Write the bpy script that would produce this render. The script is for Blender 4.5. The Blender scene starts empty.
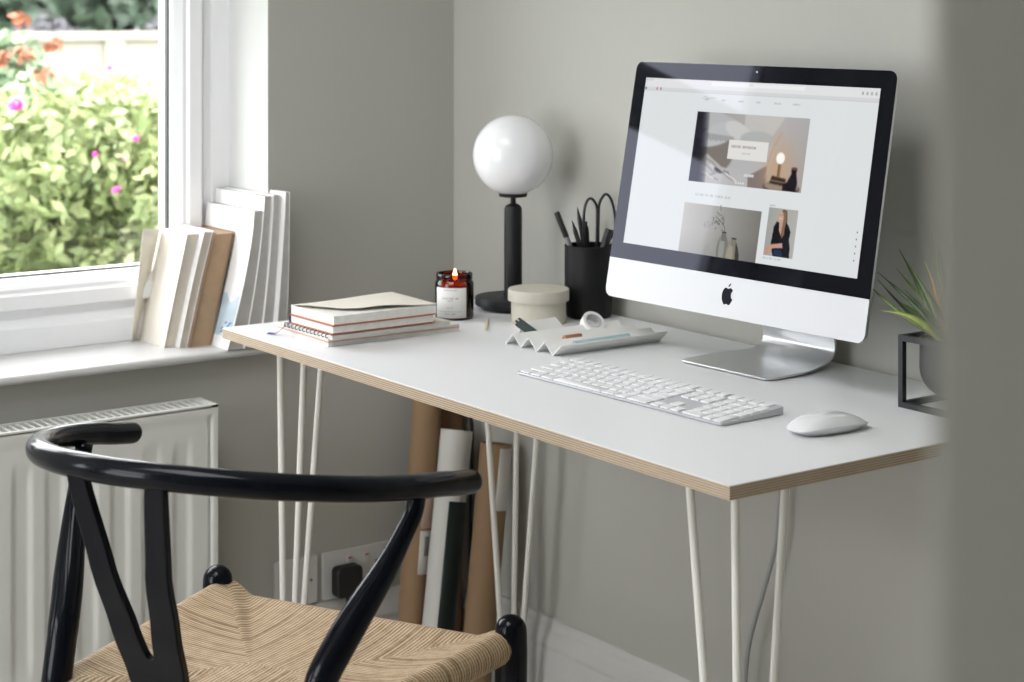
import bpy, bmesh, math, random
import numpy as np
from mathutils import Vector, Matrix
PI = math.pi
R = math.radians
rnd = random.Random(7)
sc = bpy.context.scene
COL = sc.collection

# ------------------------------------------------------------------ materials
def lin(c):
    return tuple((x/12.92 if x <= .04045 else ((x+.055)/1.055)**2.4) for x in c)
def mat(name, col=(.8,.8,.8), rough=.5, metal=0, spec=.5, coat=0, emit=None, estr=0, noise=0, nscale=40, bump=0, bscale=200, sheen=0):
    m = bpy.data.materials.new(name); m.use_nodes = True
    nt = m.node_tree; b = nt.nodes['Principled BSDF']
    b.inputs['Base Color'].default_value = (*col, 1)
    b.inputs['Roughness'].default_value = rough
    b.inputs['Metallic'].default_value = metal
    b.inputs['Specular IOR Level'].default_value = spec
    b.inputs['Coat Weight'].default_value = coat
    b.inputs['Coat Roughness'].default_value = .06
    if sheen: b.inputs['Sheen Weight'].default_value = sheen
    if emit:
        b.inputs['Emission Color'].default_value = (*emit, 1); b.inputs['Emission Strength'].default_value = estr
    tc = nt.nodes.new('ShaderNodeTexCoord')
    n = nt.nodes.new('ShaderNodeTexNoise'); n.inputs['Scale'].default_value = nscale; n.inputs['Detail'].default_value = 4
    nt.links.new(tc.outputs['Object'], n.inputs['Vector'])
    mr = nt.nodes.new('ShaderNodeMapRange'); mr.inputs[3].default_value = 1-noise; mr.inputs[4].default_value = 1+noise
    nt.links.new(n.outputs['Fac'], mr.inputs[0])
    mx = nt.nodes.new('ShaderNodeVectorMath'); mx.operation = 'SCALE'; mx.inputs[0].default_value = col
    nt.links.new(mr.outputs[0], mx.inputs['Scale']); nt.links.new(mx.outputs[0], b.inputs['Base Color'])
    if bump:
        n2 = nt.nodes.new('ShaderNodeTexNoise'); n2.inputs['Scale'].default_value = bscale; n2.inputs['Detail'].default_value = 6
        nt.links.new(tc.outputs['Object'], n2.inputs['Vector'])
        bp = nt.nodes.new('ShaderNodeBump'); bp.inputs['Strength'].default_value = bump; bp.inputs['Distance'].default_value = .002
        nt.links.new(n2.outputs['Fac'], bp.inputs['Height']); nt.links.new(bp.outputs[0], b.inputs['Normal'])
    return m

def clear_glass(name, col=(1,1,1), f=1.0, rough=0.0):
    m = bpy.data.materials.new(name); m.use_nodes = True; nt = m.node_tree
    nt.nodes.remove(nt.nodes['Principled BSDF']); out = nt.nodes['Material Output']
    t = nt.nodes.new('ShaderNodeBsdfTransparent'); t.inputs[0].default_value = (*col, 1)
    g = nt.nodes.new('ShaderNodeBsdfGlossy'); g.inputs['Roughness'].default_value = rough
    fr = nt.nodes.new('ShaderNodeFresnel'); fr.inputs[0].default_value = 1.5
    ml = nt.nodes.new('ShaderNodeMath'); ml.operation = 'MULTIPLY'; ml.inputs[1].default_value = f
    mx = nt.nodes.new('ShaderNodeMixShader')
    nt.links.new(fr.outputs[0], ml.inputs[0]); nt.links.new(ml.outputs[0], mx.inputs[0])
    nt.links.new(t.outputs[0], mx.inputs[1]); nt.links.new(g.outputs[0], mx.inputs[2]); nt.links.new(mx.outputs[0], out.inputs[0])
    return m

def layered(name, c1, c2, period, axis='Z', rough=.6, duty=.35, wob=.15, grain=None):
    """alternating layers along an object axis (plies of plywood, pages of a book)"""
    m = bpy.data.materials.new(name); m.use_nodes = True; nt = m.node_tree; b = nt.nodes['Principled BSDF']
    b.inputs['Roughness'].default_value = rough
    tc = nt.nodes.new('ShaderNodeTexCoord'); sp = nt.nodes.new('ShaderNodeSeparateXYZ'); nt.links.new(tc.outputs['Object'], sp.inputs[0])
    n = nt.nodes.new('ShaderNodeTexNoise'); n.inputs['Scale'].default_value = 12; nt.links.new(tc.outputs['Object'], n.inputs['Vector'])
    a = nt.nodes.new('ShaderNodeMath'); a.operation = 'DIVIDE'; a.inputs[1].default_value = period
    nt.links.new(sp.outputs[axis], a.inputs[0])
    w = nt.nodes.new('ShaderNodeMath'); w.operation = 'MULTIPLY_ADD'; w.inputs[1].default_value = wob
    nt.links.new(n.outputs['Fac'], w.inputs[0]); nt.links.new(a.outputs[0], w.inputs[2])
    f = nt.nodes.new('ShaderNodeMath'); f.operation = 'FRACT'; nt.links.new(w.outputs[0], f.inputs[0])
    cr = nt.nodes.new('ShaderNodeValToRGB'); e = cr.color_ramp.elements
    e[0].position = 0; e[0].color = (*c2, 1); e[1].position = duty*.8; e[1].color = (*c2, 1)
    x = e.new(duty); x.color = (*c1, 1); x = e.new(.96); x.color = (*c1, 1)
    nt.links.new(f.outputs[0], cr.inputs[0])
    n2 = nt.nodes.new('ShaderNodeTexNoise'); n2.inputs['Scale'].default_value = 60; n2.inputs['Detail'].default_value = 5
    mp = nt.nodes.new('ShaderNodeMapping'); mp.inputs['Scale'].default_value = grain or (1,1,1)
    nt.links.new(tc.outputs['Object'], mp.inputs[0]); nt.links.new(mp.outputs[0], n2.inputs['Vector'])
    mr = nt.nodes.new('ShaderNodeMapRange'); mr.inputs[3].default_value = .8; mr.inputs[4].default_value = 1.15; nt.links.new(n2.outputs['Fac'], mr.inputs[0])
    sc_ = nt.nodes.new('ShaderNodeVectorMath'); sc_.operation = 'SCALE'
    nt.links.new(cr.outputs[0], sc_.inputs[0]); nt.links.new(mr.outputs[0], sc_.inputs['Scale'])
    nt.links.new(sc_.outputs[0], b.inputs['Base Color'])
    return m

def leaf_mat(name, c1, c2, c3):
    m = bpy.data.materials.new(name); m.use_nodes = True; nt = m.node_tree; b = nt.nodes['Principled BSDF']
    b.inputs['Roughness'].default_value = .45
    g = nt.nodes.new('ShaderNodeNewGeometry')
    cr = nt.nodes.new('ShaderNodeValToRGB'); e = cr.color_ramp.elements
    e[0].color = (*c1, 1); e[1].color = (*c3, 1); x = e.new(.5); x.color = (*c2, 1)
    nt.links.new(g.outputs['Random Per Island'], cr.inputs[0])
    nt.links.new(cr.outputs[0], b.inputs['Base Color'])
    tr = nt.nodes.new('ShaderNodeBsdfTranslucent'); nt.links.new(cr.outputs[0], tr.inputs[0])
    mx = nt.nodes.new('ShaderNodeMixShader'); mx.inputs[0].default_value = .35
    nt.links.new(b.outputs[0], mx.inputs[1]); nt.links.new(tr.outputs[0], mx.inputs[2]); nt.links.new(mx.outputs[0], nt.nodes['Material Output'].inputs[0])
    return m

WALL = (.445,.442,.405)
M = dict(
    wall=mat('greige_wall_paint', WALL, .75, noise=.02, nscale=3, bump=.08, bscale=250, spec=.25),
    white_paint=mat('white_wall_paint', (.66,.66,.65), .7, noise=.015, bump=.05),
    gloss=mat('white_gloss_paint', (.58,.58,.575), .28, noise=.01, nscale=10, bump=.02, bscale=60),
    skirt=mat('skirting_paint', (.60,.595,.57), .35, noise=.02, nscale=10),
    upvc=mat('white_upvc', (.88,.885,.90), .22, noise=.01),
    gasket=mat('black_gasket', (.02,.02,.022), .5),
    ceiling=mat('ceiling_paint', (.80,.79,.775), .9, noise=.02),
    floor=layered('floor_boards', (.52,.49,.44), (.22,.15,.09), .14, 'Y', .45, .03, .02, (1,12,1)),
    radiator=mat('radiator_enamel', (.64,.645,.61), .35, noise=.015),
    dark=mat('dark_inside', (.10,.10,.10), .8),
    laminate=mat('white_laminate', (.76,.77,.78), .42, noise=.012, nscale=8, bump=.02, bscale=500, spec=.4),
    laminate_edge=mat('laminate_edge', (.16,.12,.09), .6),
    ply=layered('birch_plywood', (.50,.41,.295), (.23,.15,.10), .0029, 'Z', .6, .35, .1, (1,1,14)),
    leg=mat('cream_metal', (.74,.73,.68), .35, noise=.01),
    black_gloss=mat('black_lacquered_wood', (.003,.004,.007), .17, noise=.1, nscale=15, coat=.12, spec=.12, bump=.02, bscale=40),
    alu=mat('brushed_aluminium', (.66,.67,.68), .32, metal=.9, noise=.01, nscale=90),
    alu_white=mat('pale_aluminium', (.60,.605,.62), .45, metal=.1, noise=.005),
    bezel=mat('black_glass', (.004,.004,.006), .04, noise=.1, spec=.18),
    logo=mat('logo_black', (.005,.005,.010), .6, spec=.1),
    key=mat('white_key', (.76,.77,.78), .4, noise=.01),
    kbody=mat('keyboard_aluminium', (.50,.51,.53), .35, metal=.3),
    shell=mat('white_acrylic', (.74,.75,.76), .12, coat=.5, noise=.005),
    lampblack=mat('matt_black_metal', (.012,.0125,.014), .5, noise=.1, nscale=60, spec=.3),
    opal=mat('opal_glass', (.80,.805,.82), .16, coat=.35, noise=.005, spec=.3),
    cup=mat('black_plastic', (.007,.007,.008), .5, noise=.1, spec=.25),
    steel=mat('dark_steel', (.05,.05,.055), .3, metal=.7),
    pen=mat('black_pen', (.012,.012,.014), .3),
    pengrey=mat('grey_pen', (.20,.21,.21), .35),
    card=mat('beige_cardboard', (.50,.475,.40), .75, noise=.05, nscale=50, bump=.1, bscale=120),
    tray=mat('powder_coated_metal', (.84,.84,.82), .45, noise=.01),
    tape=mat('white_tape', (.80,.80,.79), .35),
    silver=mat('silver_print', (.42,.42,.43), .45),
    green=mat('dark_green_plastic', (.045,.065,.065), .45, noise=.1),
    copper=mat('copper', (.62,.30,.17), .3, metal=.85, noise=.1),
    acrylic=mat('pale_blue_acrylic', (.50,.68,.72), .12, noise=.02),
    paper=mat('white_paper', (.78,.775,.755), .7, noise=.02, nscale=20),
    cream=mat('cream_paper', (.72,.68,.60), .7, noise=.04, nscale=20),
    pages=layered('book_pages', (.64,.60,.53), (.34,.27,.20), .0031, 'Y', .8, .3, .9),
    pagesz=layered('notebook_pages', (.76,.75,.71), (.60,.58,.53), .0015, 'Z', .8, .3, .5),
    kraftpages=layered('toned_pages', (.42,.29,.18), (.30,.19,.11), .0014, 'Y', .85, .3, .6),
    greypages=layered('magazine_pages', (.48,.47,.45), (.30,.29,.27), .0012, 'Y', .6, .35, .6),
    rust=mat('rust_cover', (.36,.10,.05), .5),
    orange=mat('orange_edge', (.60,.22,.10), .5),
    navy=mat('navy_cloth', (.035,.03,.17), .6),
    darkcover=mat('dark_blue_cover', (.10,.11,.14), .5),
    browncover=mat('brown_cover', (.25,.17,.11), .6),
    grass=mat('garden_grass', (.10,.14,.05), .9, noise=.3, nscale=8, bump=.5),
    stucco=mat('cream_render', (.31,.285,.245), .9, noise=.03, nscale=3, bump=.2),
    bark=mat('bark', (.10,.075,.055), .9, noise=.3),
    pink=mat('pink_petal', (.75,.10,.45), .6),
    rose=leaf_mat('rose_leaf', (.21,.27,.12), (.33,.40,.17), (.48,.51,.28)),
    mint=leaf_mat('grey_green_leaf', (.15,.23,.13), (.24,.33,.19), (.38,.45,.30)),
    red=mat('red_leaf', (.34,.13,.07), .7, noise=.2),
    darkleaf=leaf_mat('conifer_leaf', (.05,.085,.05), (.08,.12,.08), (.13,.18,.13)),
    mauve=leaf_mat('mauve_leaf', (.08,.078,.088), (.12,.115,.13), (.17,.165,.175)),
    kraft=mat('kraft_tube', (.27,.17,.09), .7, noise=.06, nscale=40, bump=.05),
    kraft2=mat('brown_tube', (.24,.13,.07), .7, noise=.06, nscale=40, bump=.05),
    posterwhite=mat('poster_white', (.66,.65,.61), .55, noise=.03, nscale=15),
    postergreen=mat('poster_green', (.012,.022,.02), .5, noise=.1),
    pinklabel=mat('pink_label', (.50,.35,.28), .7),
    plug=mat('black_rubber', (.008,.008,.008), .5),
    cable=mat('grey_cable', (.34,.35,.36), .5),
    socket=mat('white_socket', (.60,.60,.59), .3),
    screw=mat('screw_metal', (.18,.18,.18), .4, metal=.6),
    redmark=mat('red_mark', (.45,.03,.03), .5),
    amber=clear_glass('amber_glass', (.55,.15,.035), 1.2, .03),
    wax=mat('candle_wax', (.70,.55,.35), .5),
    flame=mat('flame', (1,.6,.2), .5, emit=(1,.62,.25), estr=6),
    ink=mat('grey_ink', (.22,.22,.23), .6),
    soil=mat('soil', (.05,.04,.03), .95, noise=.4, nscale=150, bump=.8),
    planter=mat('planter_black', (.018,.019,.022), .5, noise=.1),
    match=mat('pale_wood', (.62,.53,.38), .7, noise=.05),
    matchhead=mat('match_tip', (.35,.30,.22), .7),
    clear=clear_glass('window_glass', (.98,.985,.985), 1.0, 0),
)

# seat cord: stripes across UV.x (metres), long noise along UV.y
def cord_material():
    m = bpy.data.materials.new('paper_cord'); m.use_nodes = True; nt = m.node_tree; b = nt.nodes['Principled BSDF']
    b.inputs['Roughness'].default_value = .7; b.inputs['Specular IOR Level'].default_value = .25
    uv = nt.nodes.new('ShaderNodeUVMap'); uv.uv_map = 'UVMap'
    sp = nt.nodes.new('ShaderNodeSeparateXYZ'); nt.links.new(uv.outputs[0], sp.inputs[0])
    def math_(op, a, v=None, b_=None):
        n = nt.nodes.new('ShaderNodeMath'); n.operation = op
        nt.links.new(a, n.inputs[0])
        if b_ is not None: nt.links.new(b_, n.inputs[1])
        elif v is not None: n.inputs[1].default_value = v
        return n.outputs[0]
    k = math_('MULTIPLY', sp.outputs[0], 2*PI/.0054)
    s = math_('SINE', k); s = math_('MULTIPLY', s, .5); s = math_('ADD', s, .5); s = math_('POWER', s, .55)
    tw = math_('MULTIPLY', sp.outputs[1], 2*PI/.006); kk = math_('MULTIPLY', sp.outputs[0], 2*PI/.0050*.5)
    tw = math_('ADD', tw, 0, kk); tw = math_('SINE', tw); tw = math_('MULTIPLY', tw, .07)
    h = math_('ADD', s, 0, tw)
    def noise(sx, sy, det=3):
        mp = nt.nodes.new('ShaderNodeMapping'); mp.inputs['Scale'].default_value = (sx, sy, 1); nt.links.new(uv.outputs[0], mp.inputs[0])
        n = nt.nodes.new('ShaderNodeTexNoise'); n.inputs['Scale'].default_value = 1; n.inputs['Detail'].default_value = det
        nt.links.new(mp.outputs[0], n.inputs['Vector']); return n.outputs['Fac']
    n1 = noise(210, 4); n2 = noise(80, 60)
    cr = nt.nodes.new('ShaderNodeValToRGB'); e = cr.color_ramp.elements
    e[0].position = .0; e[0].color = (.07,.038,.018,1); e[1].position = 1; e[1].color = (.64,.50,.33,1)
    x = e.new(.35); x.color = (.27,.175,.10,1); x = e.new(.7); x.color = (.51,.39,.25,1)
    gap = nt.nodes.new('ShaderNodeMapRange'); gap.inputs[1].default_value = .33; gap.inputs[2].default_value = .50; gap.inputs[3].default_value = .15; gap.inputs[4].default_value = 1
    nt.links.new(n1, gap.inputs[0])
    c = math_('MULTIPLY', h, 1, gap.outputs[0])
    n3 = math_('MULTIPLY', n2, .5); c = math_('MULTIPLY', c, .72); c = math_('ADD', c, 0, n3)
    nt.links.new(c, cr.inputs[0]); nt.links.new(cr.outputs[0], b.inputs['Base Color'])
    bp = nt.nodes.new('ShaderNodeBump'); bp.inputs['Strength'].default_value = .8; bp.inputs['Distance'].default_value = .0016
    nt.links.new(c, bp.inputs['Height']); nt.links.new(bp.outputs[0], b.inputs['Normal'])
    return m
M['cord'] = cord_material()
M['acrylic'].node_tree.nodes['Principled BSDF'].inputs['Alpha'].default_value = .6
for k_ in ('bezel',):
    M[k_].node_tree.nodes['Principled BSDF'].inputs['Specular Tint'].default_value = (.70,.75,1.0,1)
op_ = M['opal'].node_tree.nodes['Principled BSDF']; op_.inputs['Subsurface Weight'].default_value = .5; op_.inputs['Subsurface Radius'].default_value = (.05,.05,.05); op_.inputs['Subsurface Scale'].default_value = 1.0

# ------------------------------------------------------------------ mesh builder
class MB:
    def __init__(s): s.v = []; s.f = []; s.mi = []; s.uv = {}
    def add(s, vs, fs, mi=0, T=None):
        o = len(s.v)
        for p in vs:
            p = Vector(p)
            if T is not None: p = T @ p
            s.v.append(p)
        for f in fs: s.f.append([i+o for i in f]); s.mi.append(mi)
        return o
    def box(s, x0, x1, y0, y1, z0, z1, mi=0, T=None):
        vs = [(x,y,z) for z in (z0,z1) for y in (y0,y1) for x in (x0,x1)]
        s.add(vs, [(0,2,3,1),(4,5,7,6),(0,1,5,4),(2,6,7,3),(0,4,6,2),(1,3,7,5)], mi, T); return s
    def lathe(s, prof, n=48, mi=0, T=None, close=False):
        vs = []; fs = []
        for r, z in prof:
            for k in range(n):
                a = 2*PI*k/n; vs.append((r*math.cos(a), r*math.sin(a), z))
        m = len(prof)
        for i in range(m-1 if not close else m):
            j = (i+1) % m
            for k in range(n):
                k2 = (k+1) % n
                fs.append((i*n+k, i*n+k2, j*n+k2, j*n+k))
        if not close:
            if prof[0][0] > 1e-6: fs.append(tuple(range(n))[::-1])
            if prof[-1][0] > 1e-6: fs.append(tuple((m-1)*n+k for k in range(n)))
        s.add(vs, fs, mi, T); return s
    def tube(s, pts, rad, n=12, mi=0, T=None, caps=True, closed=False, round_caps=False, squash=None):
        pts = [Vector(p) for p in pts]; m = len(pts)
        rads = list(rad) if hasattr(rad, '__len__') else [rad]*m
        if round_caps:
            d0 = (pts[0]-pts[1]).normalized(); d1 = (pts[-1]-pts[-2]).normalized(); r0, r1 = rads[0], rads[-1]
            st = [(math.sin(a), math.cos(a)) for a in (R(84), R(62), R(40), R(20))]
            pre = [pts[0]+d0*r0*sa for sa, ca in st]; prr = [r0*ca for sa, ca in st]
            post = [pts[-1]+d1*r1*sa for sa, ca in st][::-1]; por = [r1*ca for sa, ca in st][::-1]
            pts = pre+pts+post; rads = prr+rads+por; m = len(pts)
        up = None; vs = []; fs = []
        for i, p in enumerate(pts):
            if closed: t = (pts[(i+1)%m]-pts[i-1]).normalized()
            else: t = (pts[min(i+1,m-1)]-pts[max(i-1,0)]).normalized()
            if up is None:
                up = Vector((0,0,1)) if abs(t.z) < .9 else Vector((0,1,0))
            a = (up - t*up.dot(t)).normalized(); b = t.cross(a); up = a
            sq = squash if squash else (1,1)
            for k in range(n):
                an = 2*PI*k/n; vs.append(p + a*(rads[i]*sq[0]*math.cos(an)) + b*(rads[i]*sq[1]*math.sin(an)))
        for i in range(m if closed else m-1):
            j = (i+1) % m
            for k in range(n):
                k2 = (k+1) % n; fs.append((i*n+k, i*n+k2, j*n+k2, j*n+k))
        if caps and not closed:
            fs.append(tuple(range(n))[::-1]); fs.append(tuple((m-1)*n+k for k in range(n)))
        s.add(vs, fs, mi, T); return s
    def prism(s, poly, h0, h1, axis='z', mi=0, T=None):
        n = len(poly)
        def P(a, b, h): return {'z':(a,b,h), 'y':(a,h,b), 'x':(h,a,b)}[axis]
        vs = [P(a,b,h0) for a,b in poly]+[P(a,b,h1) for a,b in poly]
        fs = [tuple(range(n))[::-1], tuple(range(n,2*n))]+[(i,(i+1)%n,n+(i+1)%n,n+i) for i in range(n)]
        s.add(vs, fs, mi, T); return s
    def grid(s, rows, mi=0, T=None, closed_u=False, closed_v=False):
        nr, nc = len(rows), len(rows[0]); vs = [p for r in rows for p in r]; fs = []
        for i in range(nr if closed_v else nr-1):
            for j in range(nc if closed_u else nc-1):
                i2, j2 = (i+1) % nr, (j+1) % nc
                fs.append((i*nc+j, i*nc+j2, i2*nc+j2, i2*nc+j))
        s.add(vs, fs, mi, T); return s
    def build(s, name, mats, parent=None, smooth=35, bevel=0, seg=2, loc=None, fix=True, solid=0):
        me = bpy.data.meshes.new(name); me.from_pydata([tuple(p) for p in s.v], [], s.f)
        if not isinstance(mats, (list,tuple)): mats = [mats]
        for m in mats: me.materials.append(m)
        me.polygons.foreach_set('material_index', s.mi)
        if fix:
            bm = bmesh.new(); bm.from_mesh(me); bmesh.ops.recalc_face_normals(bm, faces=bm.faces); bm.to_mesh(me); bm.free()
        if smooth:
            me.polygons.foreach_set('use_smooth', [True]*len(me.polygons))
            if smooth < 180: me.set_sharp_from_angle(angle=R(smooth))
        me.update()
        o = bpy.data.objects.new(name, me); COL.objects.link(o)
        if parent is not None: o.parent = parent
        if loc: o.location = loc
        if solid:
            md = o.modifiers.new('solid', 'SOLIDIFY'); md.thickness = solid; md.offset = 0
        if bevel:
            md = o.modifiers.new('bevel', 'BEVEL'); md.width = bevel; md.segments = seg; md.limit_method = 'ANGLE'; md.angle_limit = R(35)
            md.harden_normals = False
        return o

def thing(name, label, cat, loc=(0,0,0), rz=0, group=None):
    o = bpy.data.objects.new(name, None); COL.objects.link(o); o.empty_display_size = .05
    o.location = loc; o.rotation_euler = (0,0,rz)
    return tag(o, label, cat, group)
def tag(o, label=None, cat=None, group=None, kind=None):
    if label: o['label'] = label
    if cat: o['category'] = cat
    if group: o['group'] = group
    if kind: o['kind'] = kind
    return o
def struct(o): o['kind'] = 'structure'; return o
def rrect(x0, x1, y0, y1, r, n=6):
    """rounded rectangle outline, r = radius or 4 radii (bl, br, tr, tl)"""
    rs = r if hasattr(r, '__len__') else (r,)*4; out = []
    for (cx, cy, a0, rr) in ((x0,y0,PI,rs[0]),(x1,y0,1.5*PI,rs[1]),(x1,y1,0,rs[2]),(x0,y1,.5*PI,rs[3])):
        sx = 1 if cx == x0 else -1; sy = 1 if cy == y0 else -1
        for k in range(n+1):
            a = a0+.5*PI*k/n; out.append((cx+sx*rr+rr*math.cos(a), cy+sy*rr+rr*math.sin(a)))
    return out
def spline(pts, n=8):
    """Catmull-Rom through points"""
    P = [Vector(p) for p in pts]; P = [2*P[0]-P[1]]+P+[2*P[-1]-P[-2]]; out = []
    for i in range(1, len(P)-2):
        for k in range(n):
            t = k/n; a,b,c,d = P[i-1],P[i],P[i+1],P[i+2]
            out.append(.5*((2*b)+(c-a)*t+(2*a-5*b+4*c-d)*t*t+(3*b-a-3*c+d)*t**3))
    out.append(P[-2]); return out
def lerp(a, b, t): return a+(b-a)*t
def sstep(a, b, x):
    t = max(0, min(1, (x-a)/(b-a))); return t*t*(3-2*t)

# ------------------------------------------------------------------ camera (level, shifted lens; the horizon sits near the top of the frame)
CAM = Vector((2.9499, -1.9785, 1.265))
cd = bpy.data.cameras.new('camera'); cam = bpy.data.objects.new('camera', cd); COL.objects.link(cam)
cam.location = CAM; cam.rotation_euler = (R(90), 0, math.atan2(.58286, -.81257)-PI/2)
cd.sensor_width = 36; cd.lens = 36*1850/1024; cd.shift_y = -(341-5)/1024; cd.clip_start = .05; cd.clip_end = 200
cd.dof.use_dof = True; cd.dof.focus_distance = 2.55; cd.dof.aperture_fstop = 6.2
sc.camera = cam

# ------------------------------------------------------------------ room
XR, YS, ZC = 4.3, -3.6, 2.45       # right wall, south wall, ceiling
W1 = (-1.425, -.40, .648, 1.80)    # window opening in the left wall (y0,y1,z0,z1)
W2 = (-3.38, -2.35, .648, 2.22)  # second opening, out of view, added to let in more daylight
def wall_x(name, x0, x1, y0, y1, holes):
    """wall slab between x0 (outside) and x1 (room face) with window holes, white reveals"""
    m = MB(); ys = y1; segs = []
    hs = sorted(holes, key=lambda h: -h[1])
    for h in hs:
        m.box(x0, x1, h[1], ys, 0, ZC); m.box(x0, x1, h[0], h[1], 0, h[2]); m.box(x0, x1, h[0], h[1], h[3], ZC); ys = h[0]
        e = .0015
        m.box(x0, x1+.0002, h[1]-e, h[1], h[2], h[3], 1); m.box(x0, x1+.0002, h[0], h[0]+e, h[2], h[3], 1)
        m.box(x0, x1+.0002, h[0], h[1], h[3]-e, h[3], 1); m.box(x0, x1-.2, h[0], h[1], h[2], h[2]+e, 1)
    m.box(x0, x1, y0, ys, 0, ZC)
    return struct(m.build(name, [M['wall'], M['white_paint']], smooth=0))
wall_x('wall_left', -.30, 0, YS-.2, .2, [W1, W2])
m = MB(); m.box(0, XR, 0, .2, 0, ZC); struct(m.build('wall_back', M['wall'], smooth=0))
m = MB(); m.box(XR, XR+.2, YS-.2, .2, 0, ZC); struct(m.build('wall_right', M['wall'], smooth=0))
# south wall with a wide unseen opening, added to light the room from behind the camera
D1 = (.3, 1.84, .2, 2.32)
m = MB(); y0, y1 = YS-.2, YS
m.box(0, D1[0], y0, y1, 0, ZC); m.box(D1[1], XR, y0, y1, 0, ZC); m.box(D1[0], D1[1], y0, y1, 0, D1[2]); m.box(D1[0], D1[1], y0, y1, D1[3], ZC)
struct(m.build('wall_front', M['wall'], smooth=0))
# near wall end that closes the picture on the right, close to the camera
m = MB(); m.box(2.6603, XR, -1.654, -1.53, 0, ZC); struct(m.build('wall_near', M['wall'], smooth=0, bevel=.004))
m = MB(); m.box(1.85, XR, -2.62, -2.50, 0, ZC); struct(m.build('wall_light_block', M['wall'], smooth=0))  # unseen wall piece added to keep south light off the near wall end
m = MB(); m.box(-.3, XR+.2, YS-.2, .2, -.12, 0); struct(m.build('floor', M['floor'], smooth=0))
SK1 = (.75, 1.95, -2.35, -1.25)     # unseen roof opening, added to brighten the room
m = MB(); zc0, zc1 = ZC, ZC+.14
m.box(-.3, SK1[0], YS-.2, .2, zc0, zc1); m.box(SK1[1], XR+.2, YS-.2, .2, zc0, zc1); m.box(SK1[0], SK1[1], YS-.2, SK1[2], zc0, zc1); m.box(SK1[0], SK1[1], SK1[3], .2, zc0, zc1)
struct(m.build('ceiling', M['ceiling'], smooth=0))

# skirting: ogee profile (t = out of the wall, z)
SK = [(0,0),(.018,0),(.018,.118),(.0165,.122),(.0165,.126),(.0185,.130),(.0185,.134),(.016,.138),(.0135,.146),(.0095,.153),(.008,.158),(.0085,.164),(.0075,.169),(.004,.174),(0,.175)]
m = MB(); m.prism([(-t, z) for t, z in SK], 0, XR, 'x'); struct(m.build('baseboard_back', M['skirt'], smooth=40))
m = MB(); m.prism([(t, z) for t, z in SK], YS, -.0005, 'y'); struct(m.build('baseboard_left', M['skirt'], smooth=40))

# windows ----------------------------------------------------------------
def extr_frame(m, y0, y1, z0, z1, prof, mi=0, X=None):
    """mitred frame running round a rectangle. prof = [(inset, x)]"""
    rings = []
    for ins, x in prof:
        rings.append([(x, y0+ins, z0+ins), (x, y1-ins, z0+ins), (x, y1-ins, z1-ins), (x, y0+ins, z1-ins)])
    m.grid(rings, mi, closed_u=True, closed_v=True)
def window(name, y0, y1, z0, z1, zt, detail=True, T=None):
    root = struct(bpy.data.objects.new(name, None)); COL.objects.link(root); root.location = (0, 0, 0)
    if T is not None: root.matrix_world = T
    xf = -.150     # room face of the outer frame
    m = MB()
    extr_frame(m, y0, y1, z0, z1, [(0,xf),(.042,xf),(.045,xf-.003),(.058,xf-.006),(.064,xf-.02),(.064,xf-.08),(0,xf-.08)])
    # transom bar
    tz0, tz1 = zt-.020, zt+.020
    m.box(xf-.08, xf-.002, y0+.04, y1-.04, tz0, tz1); m.box(xf-.08, xf-.008, y0+.04, y1-.04, z0+.04, z0+.0725)
    f = m.build('window_frame', M['upvc'], root, smooth=25, bevel=.002)
    for a, b, in ((z0+.072, tz0+.010), (tz1-.010, z1-.064)):
        m = MB()
        sp = [(0,xf-.03),(0,xf+.006),(.003,xf+.009),(.026,xf+.009),(.031,xf+.004),(.037,xf+.003),(.052,xf-.008),(.056,xf-.018),(.056,xf-.06),(.0,xf-.06)]
        extr_frame(m, y0+.066, y1-.066, a+.002, b-.002, sp)
        s = m.build('window_sash', M['upvc'], root, smooth=25)
        m = MB(); extr_frame(m, y0+.064, y1-.064, a, b, [(0,xf-.012),(.004,xf-.012),(.004,xf-.02),(0,xf-.02)])
        extr_frame(m, y0+.120, y1-.120, a+.056, b-.056, [(0,xf-.017),(.004,xf-.017),(.004,xf-.03),(0,xf-.03)])
        m.build('gasket', M['gasket'], s, smooth=0)
        m = MB(); yy0, yy1, zz0, zz1 = y0+.121, y1-.121, a+.057, b-.057
        m.add([(xf-.024,yy0,zz0),(xf-.024,yy1,zz0),(xf-.024,yy1,zz1),(xf-.024,yy0,zz1)], [(0,1,2,3)])
        m.build('pane', M['clear'], s, smooth=0)
    if detail:
        m = MB(); hy = y0+.085
        yc = -.955
        m.box(xf+.008, xf+.016, yc-.03, yc+.03, z0+.085, z0+.105); m.box(xf+.014, xf+.03, yc-.012, yc+.012, z0+.087, z0+.103)
        m.box(xf+.022, xf+.034, yc-.012, yc+.085, z0+.089, z0+.101)
        m.build('window_handle', M['upvc'], root, bevel=.003)
    return root
window('window_1', W1[0]+.004, W1[1]+.006, .662, W1[3], 1.362)
window('added_window_2', W2[0]+.002, W2[1]-.002, .662, W2[3], 1.362, False)  # unseen window, added for fill from the left
# added fill window in the south wall: same build, turned so that it faces north
Tm = Matrix.Translation((0, YS, 0)) @ Matrix.Rotation(R(90), 4, 'Z')
# local (x,y) -> world (-y, x): y0..y1 local = -3.1..-0.9
window('added_window_3', -D1[1]+.002, -D1[0]-.002, D1[2], D1[3], 1.5, False, Tm)

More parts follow.
